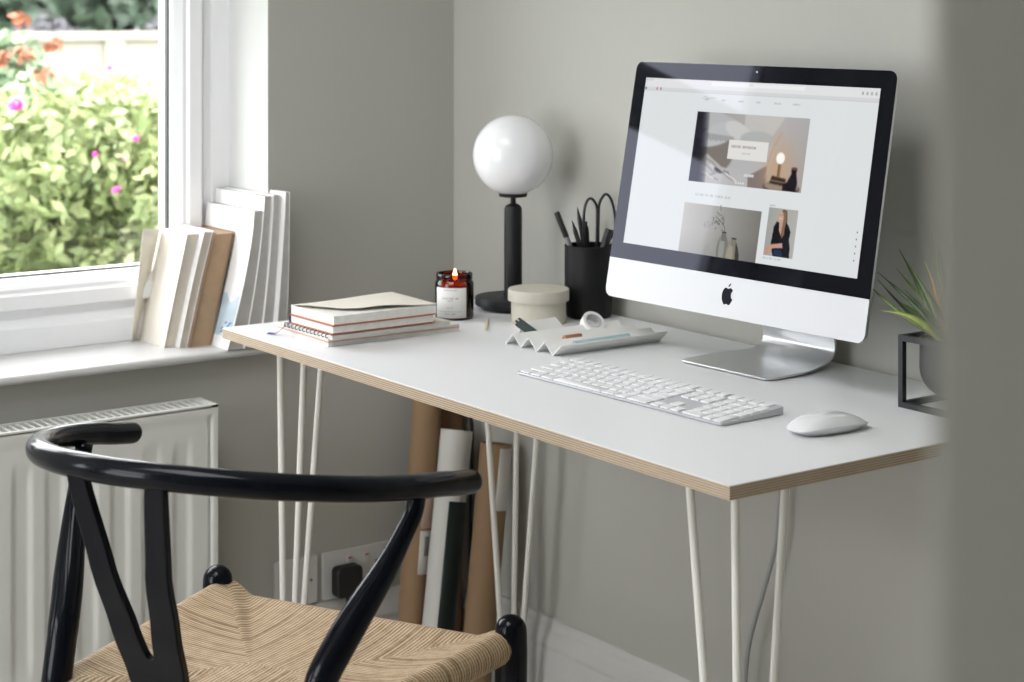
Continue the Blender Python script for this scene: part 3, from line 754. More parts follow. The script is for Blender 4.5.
# ------------------------------------------------------------------ globe lamp
lp = thing('table_lamp', 'table lamp with white glass globe on a black stem', 'lamp', (.351, -.112, DZ))
m = MB(); m.lathe([(0,0),(.054,0),(.0565,.0015),(.0565,.006),(.0640,.007),(.0660,.009),(.0660,.0195),(.0650,.0215),(.060,.0222),(0,.0225)], 72); m.build('lamp_base', M['lampblack'], lp, smooth=40)
m = MB(); m.lathe([(.0155,.0222),(.0155,.168),(.0150,.174),(.0120,.179),(.0075,.181),(.0048,.182),(.0045,.191),(.0055,.1925),(.021,.1935),(.0243,.1945),(.0248,.1985),(.0235,.2000),(0,.2000)], 48); m.build('lamp_stem', M['lampblack'], lp, smooth=40)
m = MB(); rr = .0697; zc = .2655
m.lathe([(rr*math.sin(a), zc-rr*math.cos(a)) for a in [R(19)+(PI-R(19))*k/40 for k in range(41)]], 72); m.build('lamp_shade', M['opal'], lp, smooth=180)

# ------------------------------------------------------------------ candle in an amber jar
cj = thing('candle', 'lit candle in a brown glass jar with a white label', 'candle', (.370, -.247, DZ), R(-33))
# local -y faces the camera side
m = MB()
m.lathe([(0,0),(.0295,0),(.0318,.0018),(.0326,.0045),(.0326,.058),(.0318,.0615),(.0302,.0635),(.0298,.0650),(.0298,.0655),(.0308,.0660),(.0308,.0690),(.0298,.0697),(.0298,.0705),(.0308,.0712),(.0308,.0745),(.0300,.0757),(.0288,.0757),(.0282,.0745),(.0282,.064),(.0305,.0585),(.0305,.005),(.028,.003),(0,.003)], 64)
m.build('jar', M['amber'], cj, smooth=35)
m = MB(); m.lathe([(0,.0035),(.0298,.0035),(.0298,.0565),(.027,.0558),(.006,.0550),(0,.0550)], 48); m.build('wax', M['wax'], cj, smooth=40)
m = MB(); m.tube([(.001,0,.055),(.0012,.0005,.0605),(.0022,.001,.066)], .0009, 8); m.build('wick', M['plug'], cj)
m = MB(); m.lathe([(0,.0630),(.0028,.0648),(.0040,.0680),(.0038,.0715),(.0026,.0765),(.0012,.0810),(0,.0842)], 20, T=Matrix.Translation((.002,.001,0))); m.build('flame', M['flame'], cj, smooth=180)
def arc_patch(m, r, a0, a1, z0, z1, n=24, mi=0):
    m.grid([[(r*math.cos(lerp(a0,a1,k/n)), r*math.sin(lerp(a0,a1,k/n)), z) for k in range(n+1)] for z in (z0, z1)], mi)
ca_ = R(-1)
m = MB(); arc_patch(m, .0329, ca_-R(62), ca_+R(37), .0045, .0545); lab = m.build('jar_label', M['paper'], cj, smooth=60, solid=.0002)
def label_text(m, t, z, hgt, cw, mid):
    F = dict(A='010101111101101',C='011100100100011',E='111100110100111',R='110101110101101',T='111010010010010',I='111010010010111',N='101111111101101',S='011100010001110',P='110101110100100',O='010101101101010',L='100100100100111',H='101101111101101',G='011100101101011',U='101101101101111',B='110101110101110',D='110101101101110',M='101111111101101',W='101101111111101',Y='101101010010010',F='111100110100100',K='101101110101101')
    u = hgt/5; wt = len(t)*u*4*cw
    for i, ch in enumerate(t):
        if ch not in F: continue
        for k, b in enumerate(F[ch]):
            if b == '1':
                r_, c_ = divmod(k, 3); s0 = -wt/2+(i*4+c_)*u*cw
                arc_patch(m, .0332, mid+s0/.033, mid+(s0+u*cw)/.033, z-(r_+1)*u, z-r_*u, 1)
m = MB(); mid = ca_-R(12)
label_text(m, 'LONDON APOTHECARY', .0515, .0016, 1.1, mid)
label_text(m, 'BLACK CEDAR AND', .0385, .0026, .9, mid); label_text(m, 'CLOVE', .0345, .0026, .9, mid)
label_text(m, 'NO. TEN', .0225, .0016, 1, mid); label_text(m, 'SOY WAX CANDLE', .0120, .0018, 1, mid)
arc_patch(m, .0332, mid-R(40), mid+R(36), .0150, .0154, 8)
m.build('label_print', M['ink'], lab, smooth=0)
pl = bpy.data.lights.new('candle_light', 'POINT'); pl.energy = .05; pl.color = (1,.55,.22); pl.shadow_soft_size = .004
po = bpy.data.objects.new('candle_light', pl); COL.objects.link(po); po.parent = cj; po.location = (.002,.001,.074)

# ------------------------------------------------------------------ round box
bx = thing('round_box', 'small round beige box with a lid, beside the black pen cup', 'box', (.486, -.157, DZ))
m = MB(); m.lathe([(0,0),(.0445,0),(.0455,.001),(.0455,.045),(0,.045)], 64); m.build('box_body', M['card'], bx, smooth=40)
m = MB(); m.lathe([(.0462,.037),(.0505,.037),(.0508,.038),(.0508,.0545),(.0495,.0560),(0,.0565)], 64); m.build('lid', M['card'], bx, smooth=40)

# ------------------------------------------------------------------ pen cup and what stands in it
cupc = Vector((.491, -.056, DZ))
cp = thing('pen_cup', 'tall matt black pen cup against the wall beside the computer', 'cup', cupc)
m = MB(); m.lathe([(0,0),(.034,0),(.0375,.0015),(.0400,.006),(.0405,.012),(.0405,.1205),(.0392,.1215),(.0380,.1205),(.0380,.005),(0,.004)], 64); m.build('cup_body', M['cup'], cp, smooth=40)
def at_y(u, v, y):     # design help: where the pencil tips stand
    F = Vector((-.81257,.58286,0)); Rr = Vector((.58286,.81257,0)); d = F+Rr*((u-512)/1850)+Vector((0,0,1))*((5-v)/1850)
    t = (y-CAM.y)/d.y; return CAM+d*t
def stick(name, tip, base, r, parts, label, cat, group=None):
    tip, base = Vector(tip), Vector(base); root = thing(name, label, cat, base, 0, group); d = tip-base; Ln = d.length; dn = d.normalized()
    Tq = Vector((0,0,1)).rotation_difference(dn).to_matrix().to_4x4()
    for (pn, prof, mt) in parts:
        m = MB(); m.lathe([(a, b*Ln) for a, b in prof], 16, T=Tq); m.build(pn, mt, root, smooth=40)
    return root
zb = DZ+.0052
def cupP(u, v, dd=0): return ray(u, v, 3.119+dd)
def ray(u, v, t):
    F = Vector((-.81257,.58286,0)); Rr = Vector((.58286,.81257,0)); return CAM+(F+Rr*((u-512)/1850)+Vector((0,0,1))*((5-v)/1850))*t
PN = lambda n0, m0: [('barrel', [(0,0),(.0040,.0),(.0040,.88),(0,.88)], M['pen']), (n0, [(0,.88),(.0040,.88),(.0008,.985),(0,1)], M['pen'])]
stick('marker_pen', cupP(556.5,212,-.012), cupP(597,315.5,-.005), .004, [('barrel', [(0,0),(.0038,.0),(.0045,.03),(.0045,.80),(0,.80)], M['pengrey']), ('cap', [(0,.76),(.0050,.76),(.0050,.99),(.0043,1),(0,1)], M['pen'])], 'grey barrelled pen with black cap leaning left out of the cup', 'pen')
stick('pencil', cupP(571.9,220,-.018), cupP(600,314,-.002), .004, PN('pencil_tip',0), 'shorter black pencil with its point up, right of the grey pen', 'pencil')
stick('pencil', cupP(577.2,206.5,.008), cupP(596,315,.012), .0042, PN('pencil_tip',0), 'taller black pencil with its point up, left of the scissors', 'pencil')
stick('ballpoint_pen', cupP(586.0,221.5,.020), cupP(589,314.5,.010), .0042, [('barrel', [(0,0),(.004,.0),(.0048,.5),(.0048,.90),(.0035,.95),(0,.95)], M['pen']), ('push_button', [(0,.95),(.0022,.95),(.0022,1),(0,1)], M['steel'])], 'dark ballpoint pen standing behind the left scissor handle', 'pen')
stick('marker_pen', cupP(609.3,229,-.012), cupP(586,314,-.018), .0055, [('barrel', [(0,0),(.0060,.0),(.0060,.72),(0,.72)], M['pen']), ('cap', [(0,.70),(.0068,.70),(.0068,.99),(.006,1),(0,1)], M['pen'])], 'thick black marker leaning to the right rim of the cup', 'pen')
so = thing('scissors', 'black long handled scissors standing handles up in the cup', 'scissors', cupP(594.4,0,.002)*1.0, math.atan2(.81257,.58286)); so.location.z = zb+.004
def sciss(side):
    m = MB(); sx = side
    if sx < 0: lp_ = [(.004,0,.088),(.004,0,.12),(.0045,0,.15),(.004,0,.175),(-.003,0,.188),(-.010,0,.1885),(-.0155,0,.178),(-.018,0,.16),(-.018,0,.135),(-.0155,0,.112),(-.008,0,.097)]
    else: lp_ = [(.0065,0,.088),(.0065,0,.12),(.007,0,.15),(.008,0,.178),(.014,0,.192),(.020,0,.1965),(.027,0,.190),(.033,0,.172),(.0355,0,.150),(.034,0,.135),(.025,0,.118),(.013,0,.102)]
    off = Vector((0, .0028*sx, 0)); c = [Vector(p)+off for p in lp_]
    pts = spline(c+[c[0]], 5)[:-1]
    m.tube(pts, .0024, 10, closed=True)
    m.build('handle', M['pen'], so, smooth=60)
    m = MB(); m.prism([(.004+sx*-.001, .0), (.004+sx*.004, .02), (.004+sx*.0065,.089), (.004+sx*-.004,.089), (.004+sx*-.004,.03)], .002*sx-.0009, .002*sx+.0009, 'y'); m.build('blade', M['steel'], so, smooth=0)
sciss(-1); sciss(1)
m = MB(); m.lathe([(0,-.004),(.004,-.004),(.004,.004),(0,.004)], 16, T=Matrix.Translation((.004,0,.078)) @ Matrix.Rotation(R(90),4,'X')); m.build('pivot_screw', M['steel'], so, smooth=30)

# ------------------------------------------------------------------ folded desk tray and its contents
tr = thing('pen_tray', 'pale grey tray folded in zigzag ridges, in front of the round box', 'tray', (.687, -.214, DZ))
gx_ = [.6165, .6570, .6975, .7380]; pk = .0205; tz = .0184; y0, y1 = -.1035, .1050
prof = []
for k, g_ in enumerate(gx_): prof += [(g_-.687, .0008), (g_-.687+pk, tz)]
m = MB(); m.grid([[(a, y0, b) for a, b in prof], [(a, 0, b) for a, b in prof], [(a, y1, b) for a, b in prof]])
m.build('tray_body', M['tray'], tr, smooth=0, solid=.0014)
# folded white card standing in the furthest valley
m = MB(); c = M['paper']
T = Matrix.Translation((.592, -.232, DZ+.001))
m.add([(-.012,-.035,.0),( -.012,.030,.0),(.0,-.035,.024),(.0,.030,.026),(.016,-.030,.010),(.016,.034,.012)], [(0,1,3,2),(2,3,5,4)], T=T)
o = m.build('folded_card', c, smooth=0, solid=.0008); tag(o, 'small folded white card leaning at the far end of the zigzag tray', 'card')
# tape roll
axn = Vector((.62,-.08,.62)).normalized(); T = Matrix.Translation((.637, -.163, DZ+.0195)) @ Matrix.Scale(.88, 4) @ Vector((0,0,1)).rotation_difference(axn).to_matrix().to_4x4()
tp = thing('tape_roll', 'roll of white tape standing on edge in the zigzag tray', 'tape', (0,0,0)); tp.matrix_world = T
m = MB(); m.lathe([(.0150,-.0085),(.0205,-.0085),(.0208,-.0078),(.0208,.0078),(.0205,.0085),(.0150,.0085)], 56, close=True); m.build('tape_band', M['tape'], tp, smooth=40)
m = MB(); m.lathe([(.0135,-.0087),(.0149,-.0087),(.0149,.0087),(.0135,.0087)], 48, close=True); m.build('tape_core', M['silver'], tp, smooth=40)
# dark green notched comb, leaning
p0, p1 = Vector((.612,-.250,DZ+.003)), Vector((.606,-.290,DZ+.033))
d = (p1-p0); Ln = d.length
xax = Vector((.62,.75,.25)).normalized(); yax = d.normalized(); zax = xax.cross(yax).normalized(); xax = yax.cross(zax)
T = Matrix.Translation(p0) @ Matrix((xax,yax,zax)).transposed().to_4x4()
m = MB(); w2 = .0075
m.prism([(-w2,0),(w2,0),(w2,Ln*.97),(w2*.5,Ln),(w2*.45,Ln*.90),(w2*.15,Ln*.90),(w2*.1,Ln*1.0),(-w2*.35,Ln*.99),(-w2*.4,Ln*.9),(-w2,Ln*.9)], -.001, .001, 'z', T=T)
o = m.build('clip_tab', M['green'], smooth=0, bevel=.0003); tag(o, 'dark green notched tab leaning up out of the zigzag tray', 'clip')
# copper clip
m = MB(); m.prism([(-.0085,0),(.0085,0),(.0025,.011),(-.0025,.011)], -.0165, .0165, 'y', T=Matrix.Translation((.6985-.001,-.249,DZ+.0085)))
o = m.build('copper_clip', M['copper'], smooth=0, bevel=.0004); tag(o, 'short copper bar lying in a fold of the zigzag tray', 'clip')
# clear blue ruler
T = Matrix.Translation((.7395,-.215,DZ+.0026)) @ Matrix.Rotation(R(-140),4,'Y')
m = MB(); m.box(-.001,.019,-.055,.055,-.0020,0, T=T)
o = m.build('clear_ruler', M['acrylic'], smooth=0, bevel=.0003); tag(o, 'clear pale blue ruler lying in the front fold of the zigzag tray', 'ruler')
# match
m = MB(); a, b = Vector((.428,-.219,DZ+.0021)), Vector((.509,-.279,DZ+.0021)); 
m.tube([a, lerp(a,b,.93), b], .0020, 8); o = m.build('wooden_stick', M['match'], smooth=40); tag(o, 'short pale wooden stick lying on the desk near the lamp base', 'stick')

def pw2(z, T):
    for (a, b), (c, d) in zip(T, T[1:]):
        if z <= c: return lerp(b, d, (z-a)/(c-a))
    return T[-1][1]
# ------------------------------------------------------------------ notebooks stacked at the left end of the desk
def zpts(v, f): return [f(Vector(p)) for p in v]
# lowest: thin notebook
n1 = thing('notebook', 'lowest notebook of the desk stack, white with a thin orange line round its pages', 'book', (.397,-.431,DZ), R(-1))
m = MB(); m.box(-.0835,.0835,-.121,.121,.0002,.0020); m.build('cover', M['paper'], n1, smooth=0, bevel=.0006)
m = MB(); m.box(-.0825,.0825,-.1195,.1195,.0020,.0108); m.build('pages', M['pagesz'], n1, smooth=0)
m = MB(); m.box(-.0832,.0832,-.1205,.1205,.0068,.0078); m.build('divider', M['orange'], n1, smooth=0)
m = MB(); m.box(-.0835,.0835,-.121,.121,.0108,.0126); m.build('cover', M['paper'], n1, smooth=0, bevel=.0006)
# spiral pad, soft and wavy
n2 = thing('spiral_notepad', 'wavy cream notepad, second from the bottom of the desk stack', 'book', (.412,-.447,DZ+.0128), R(1))
def wavy(x0,x1,y0,y1,z0,z1,amp,ph,nx=26,ny=34,edge=1.0):
    m = MB(); top=[]; bot=[]
    def wz(x,y):
        u=(x-x0)/(x1-x0); v=(y-y0)/(y1-y0)
        e = max(abs(u-.5),abs(v-.5))*2
        return amp*(math.sin(u*7+ph)*math.cos(v*5+ph*.7)+.6*math.sin(v*11+u*4))*e**3
    for i in range(nx+1):
        x=lerp(x0,x1,i/nx); top.append([(x,lerp(y0,y1,j/ny),z1+max(0,wz(x,lerp(y0,y1,j/ny)))) for j in range(ny+1)])
    m.grid(top)
    per=[(x0,y0),(x1,y0),(x1,y1),(x0,y1)]
    for i in range(nx+1):
        x=lerp(x0,x1,i/nx); bot.append([(x,lerp(y0,y1,j/ny),z0) for j in range(ny+1)])
    m.grid(bot)
    o1=0; N=(nx+1)*(ny+1)
    def I(i,j): return i*(ny+1)+j
    for i in range(nx):
        m.f.append([I(i,0),I(i+1,0),N+I(i+1,0),N+I(i,0)]); m.mi.append(0); m.f.append([I(i,ny),I(i+1,ny),N+I(i+1,ny),N+I(i,ny)]); m.mi.append(0)
    for j in range(ny):
        m.f.append([I(0,j),I(0,j+1),N+I(0,j+1),N+I(0,j)]); m.mi.append(0); m.f.append([I(nx,j),I(nx,j+1),N+I(nx,j+1),N+I(nx,j)]); m.mi.append(0)
    return m
wavy(-.077,.077,-.107,.112,.0,.0055,.0006,.5).build('pages', M['pagesz'], n2, smooth=40)
wavy(-.078,.079,-.109,.113,.0057,.0066,.0005,.5).build('cover', M['cream'], n2, smooth=40)
m = MB()
for k in range(12):
    x = -.064+k*.0116
    m.tube([(x,-.1080+.0032*math.cos(a),.0042+.0030*math.sin(a)) for a in [2*PI*q/14 for q in range(14)]], .0008, 6, closed=True)
m.build('spiral_wire', M['pen'], n2, smooth=60)
# red-edged book
zb3 = DZ+.0212
n3 = thing('hardback_notebook', 'rust edged notebook with navy ribbon, third up in the desk stack', 'book', (.428,-.462,zb3), R(0.5))
m = MB(); m.box(-.0665,.0665,-.094,.094,.0,.0018); m.build('cover', M['rust'], n3, smooth=0, bevel=.0006)
m = MB(); m.box(-.0645,.0655,-.092,.092,.0018,.0122); m.build('pages', M['pagesz'], n3, smooth=0)
m = MB(); m.box(-.0665,.0665,-.094,.094,.0122,.0139); m.build('cover', M['rust'], n3, smooth=0, bevel=.0006)
m = MB(); m.box(-.0675,-.0660,-.094,-.055,.0,.0139); m.build('spine', M['navy'], n3, smooth=0, bevel=.0004)
m = MB(); rp = [Vector(p) for p in ((-.060,-.085,.0012-.0005),(-.070,-.092,-.003),(-.080,-.098,-.0115),(-.092,-.104,-.0165),(-.104,-.107,-.0170))]
m.tube(spline([Vector(p) for p in ((-.060,-.085,.0012),(-.068,-.0945,.001),(-.078,-.101,-.010),(-.090,-.106,-.0185),(-.106,-.111,-.0200))],6), .0034, 8, squash=(.14,1)); m.build('ribbon', M['navy'], n3, smooth=60)
# top book, white with lifting paper cover
n4 = thing('paperback_notebook', 'white notebook with a lifting cream paper cover, topmost of the desk stack', 'book', (.430,-.460,zb3+.0141), R(0.5))
m = MB(); m.box(-.0665,.0665,-.0945,.0945,.0,.0010); m.build('cover', M['orange'], n4, smooth=0, bevel=.0003)
m = MB(); m.box(-.066,.066,-.094,.094,.0010,.0140); m.build('pages', M['pagesz'], n4, smooth=0, bevel=.0004)
m = MB(); rows=[]
for i in range(31):
    u = i/30; x = lerp(-.0668,.0668,u); row=[]
    for j in range(41):
        v = j/40; y = lerp(-.0945,.0955,v)
        xm = pw2(v, [(0,-.040),(.08,-.005),(.18,.030),(.32,.048),(.5,.052),(.7,.060),(1,.0675)])
        x = lerp(-.0668, xm, u)
        lift = (.0050*u**2.2)*(1-.8*sstep(.45,.95,v))+.0008*math.sin(v*9+u*3)*u
        row.append((x,y,.0144+max(0,lift)+.0035*sstep(.25,1,v)*(1-.7*u)))
    rows.append(row)
m.grid(rows); m.build('cover', M['cream'], n4, smooth=60, solid=.0005)

# ------------------------------------------------------------------ books on the windowsill
ZS = .6627
def sill_book(name, label, cat, prof, th, x0, x1, matsides, cover_t=.0008, cover_mat=None, inset=.002, top=0, group=None, wedge=1.0):
    """prof: [(y, z)] of the left (camera-left) face, th: [thickness at each point]; standing on the sill, pages towards the room (x1)"""
    base = Vector(((x0+x1)/2, prof[0][0], ZS)); root = thing(name, label, cat, base, 0, group)
    P = [(y-base.y, z-base.z) for y, z in prof]
    def slab(y_in0, y_in1, xa, xb, zt):
        # y offset fractions of thickness in metres from the left face
        left = []; right = []
        for (y, z), t in zip(P, th):
            z2 = min(z, P[-1][1]-zt)
            left.append((y+y_in0(t), z2)); right.append((y+y_in1(t), z2))
        poly = left+right[::-1]; m = MB(); m.prism(poly, xa-base.x, xb-base.x, 'x'); return m
    slab(lambda t: cover_t, lambda t: t-cover_t, x0+.001, x1-inset, inset).build('pages', matsides, root, smooth=40)
    slab(lambda t: 0, lambda t: cover_t, x0, x1, 0).build('cover', cover_mat, root, smooth=40)
    slab(lambda t: t-cover_t, lambda t: t, x0, x1, 0).build('cover', cover_mat, root, smooth=40)
    return root
def curve_prof(y0, y1, z1, bow, n=8):
    out = []
    for k in range(n+1):
        t = k/n; out.append((lerp(y0, y1, 1-(1-t)**bow), lerp(ZS, z1, t)))
    return out
# straight leaning ones, left to right
b1 = sill_book('paperback_book', 'leftmost book on the windowsill, cream with its front cover opening', 'book', [(-.582,ZS),(-.560,.76),(-.537,.860)], [.0215,.0235,.0255], -.158, -.045, M['pages'], cover_mat=M['cream'])
# opened front flap of the first book
m = MB(); rows = []
for i in range(9):
    t = i/8; c_ = .004*math.sin(PI*t)
    bt = lerp(Vector((-.157,-.5835,ZS+.0005)), Vector((-.129,-.606,ZS+.0005)), t); tp_ = lerp(Vector((-.152,-.540,.859)), Vector((-.120,-.588,.864)), t)
    rows.append([lerp(bt, tp_, k/6)+Vector((c_,-c_*.4,0))-Vector(b1.location) for k in range(7)])
m.grid(rows); m.build('open_cover', M['cream'], b1, smooth=60, solid=.0008)
b2 = sill_book('paperback_book', 'thin white book on the windowsill leaning on the brown one', 'book', [(-.5600,ZS),(-.5355,.77),(-.5115,.864)], [.0150,.0162,.0175], -.156, -.030, M['pages'], cover_mat=M['paper'])
b3 = sill_book('hardback_book', 'thick book on the windowsill with toned brown page edges', 'book', [(-.5445,ZS),(-.5190,.77),(-.4935,.861)], [.0425,.0400,.0370], -.150, -.022, M['kraftpages'], cover_t=.0013, cover_mat=M['browncover'], inset=.003)
# magazines: curved by slumping
mg = 'magazines at the right end of the windowsill'
sill_book('magazine', 'frontmost magazine on the windowsill, white cover with blue print low down', 'magazine', curve_prof(-.5015,-.449,.902,1.45), [.030,.0295,.028,.026,.0235,.021,.019,.018,.017], -.148, .040, M['greypages'], cover_mat=M['paper'], inset=.0006)
sill_book('magazine', 'second magazine on the windowsill, taller, directly behind the blue printed one', 'magazine', curve_prof(-.4700,-.4305,.927,1.5), [.028,.027,.026,.023,.020,.017,.015,.014,.014], -.147, .043, M['greypages'], cover_mat=M['paper'], inset=.0006)
sill_book('magazine', 'third magazine on the windowsill, between the tall white one and the last', 'magazine', curve_prof(-.4415,-.4155,.929,1.5), [.020,.020,.019,.018,.017,.016,.0145,.0135,.013], -.140, .048, M['greypages'], cover_mat=M['paper'], inset=.0006)
sill_book('magazine', 'last magazine on the windowsill, upright against the window reveal', 'magazine', curve_prof(-.4190,-.3990,.934,1.3), [.0195,.0188,.018,.0165,.015,.013,.011,.0095,.0085], .004, .062, M['greypages'], cover_mat=M['paper'], inset=.0006)

# blue print on the frontmost magazine cover
mag = [o for o in bpy.data.objects if o.name.startswith('magazine')][0]
def mag_pt(x, z, e=.0006):
    t = (z-ZS)/(.902-ZS); y = lerp(-.5015,-.449,1-(1-t)**1.45)
    return Vector((x, y-e, z))-Vector(mag.location)
m = MB(); blue = mat('pale_blue_wash', (.47,.57,.63), .6, noise=.35, nscale=30); blue2 = mat('blue_ink', (.12,.20,.42), .6, noise=.2)
rr2 = random.Random(5)
m.grid([[mag_pt(lerp(-.03,.036,i/8), lerp(ZS+.02, ZS+.085+.008*math.sin(i), j/8)) for i in range(9)] for j in range(9)])
for k in range(12):
    cx, cz = rr2.uniform(.0,.032), ZS+rr2.uniform(.022,.045)
    b0 = len(m.v); n = 8
    for q in range(n): m.v.append(mag_pt(cx+.005*math.cos(2*PI*q/n), cz+.0025*math.sin(2*PI*q/n+.6), .0009))
    m.f.append([b0+q for q in range(n)]); m.mi.append(1)
m.build('cover_print', [blue, blue2], mag, smooth=0, fix=False)

# ------------------------------------------------------------------ chair
CH = Vector((.780, -.680, 0)); ch = thing('armchair', 'black curved rail armchair with woven paper cord seat, facing the desk', 'chair', CH, R(27.2))
# local: x = right, y = forward (towards the desk)
railc = [(-.261,-.154,.681),(-.261,-.190,.6875),(-.261,-.231,.696),(-.255,-.293,.706),(-.236,-.351,.715),(-.202,-.404,.724),(-.158,-.449,.732),(-.104,-.481,.738),(-.046,-.500,.7415),(0,-.505,.742)]
railc = railc+[(-x,y,z) for x,y,z in railc[::-1][1:]]
railc = [(x-.0035, y, z+(.005*max(0,-x-.1)/.16)) for x, y, z in railc]
pts = spline(railc, 6); nP = len(pts)
m = MB(); rads = []
for i in range(nP):
    t = abs(i/(nP-1)-.5)*2; rads.append(lerp(.0155, .0148, t))
m.tube(pts, rads, 24, round_caps=True); m.build('top_rail', M['black_gloss'], ch, smooth=180)
for s in (-1, 1):
    # front leg
    m = MB(); m.tube([(s*.236,.0,.002),(s*.236,0,.15),(s*.234,0,.30),(s*.234,0,.42),(s*.234,0,.449)], [.012,.0160,.0205,.0218,.0210], 24, round_caps=True)
    m.build('leg', M['black_gloss'], ch, smooth=180)
    # rear leg, sweeping forward into the arm
    lp_ = [(x*s-.0, y, z) for x, y, z in [(.205,-.44,.002),(.192,-.42,.25),(.186,-.402,.40),(.184,-.393,.46),(.188,-.380,.50),(.1972,-.363,.53),(.2086,-.3446,.56),(.2211,-.325,.59),(.2331,-.306,.62),(.2424,-.2886,.65),(.248,-.276,.672),(.249,-.268,.697)]]
    pp = spline(lp_, 5); n_ = len(pp)
    ra = []
    for p in pp:
        z = p.z; ra.append(lerp(.012,.0185,sstep(0,.32,z)) if z < .5 else lerp(.0190,.0112,sstep(.54,.67,z)))
    m = MB(); m.tube(pp, ra, 24); m.build('leg', M['black_gloss'], ch, smooth=180)
# splat: flat Y
def pw(z, T):
    for (a, b), (c, d) in zip(T, T[1:]):
        if z <= c: return lerp(b, d, sstep(0,1,(z-a)/(c-a))*.3+.7*(z-a)/(c-a))
    return T[-1][1]
def sy(z): return pw(z, [(.39,-.388),(.43,-.405),(.48,-.430),(.55,-.456),(.62,-.479),(.74,-.503)])
m = MB()
def sxw(z): return pw(z, [(.39,.033),(.44,.037),(.48,.0405),(.53,.046),(.60,.053),(.73,.0685)])
def ring_strip(m, strips):
    th = .0055; rg = []
    for (z, a, b) in strips:
        y = sy(z); rg.append([(a,y-th,z),(b,y-th,z),(b,y+th,z),(a,y+th,z)])
    m.grid(rg, closed_u=True); n=len(rg); b0=len(m.v)-n*4
    m.f.append([b0+k for k in range(4)]); m.mi.append(0); m.f.append([b0+(n-1)*4+k for k in range(4)]); m.mi.append(0)
ring_strip(m, [(z,-sxw(z),sxw(z)) for z in (.395,.41,.43,.445,.46,.47,.48,.49,.50,.508,.513)])
for s in (-1,1):
    st = []
    for z in (.513,.5145,.517,.522,.53,.54,.55,.565,.58,.60,.62,.64,.66,.68,.70,.715,.732):
        o_w = sxw(z); i_w = {.513:.0,.5145:.0030,.517:.0046,.522:.0062}.get(z, .0062+(z-.522)/(.732-.522)*.036)
        st.append((z, s*i_w, s*o_w) if s > 0 else (z, -o_w, -i_w))
    ring_strip(m, st)
for i in range(len(m.v)): m.v[i] = m.v[i]+Vector((-.0048*sstep(.5,.72,m.v[i].z)-.001,0,0))
bmv = m.build('splat', M['black_gloss'], ch, smooth=40)
bm = bmesh.new(); bm.from_mesh(bmv.data); bmesh.ops.remove_doubles(bm, verts=bm.verts, dist=.00002)
fs_ = [f for f in bm.faces if abs(f.normal.z) > .8 and abs(f.calc_center_median().z-.513) < .0005]; bmesh.ops.delete(bm, geom=fs_, context='FACES_ONLY')
bm.to_mesh(bmv.data); bm.free()
md = bmv.modifiers.new('bevel','BEVEL'); md.width = .0018; md.segments = 3; md.limit_method = 'ANGLE'; md.angle_limit = R(50)
# seat rails and stretchers
def rail(a, b, r, name='stretcher'):
    m = MB(); m.tube([a, lerp(Vector(a),Vector(b),.5), b], r, 16); m.build(name, M['black_gloss'], ch, smooth=180)
rail((-.186,-.40,.405),(.186,-.40,.405),.013); rail((-.234,0,.27),(.234,0,.27),.010)
rail((-.235,0,.20),(-.195,-.425,.20),.010); rail((.235,0,.20),(.195,-.425,.20),.010)
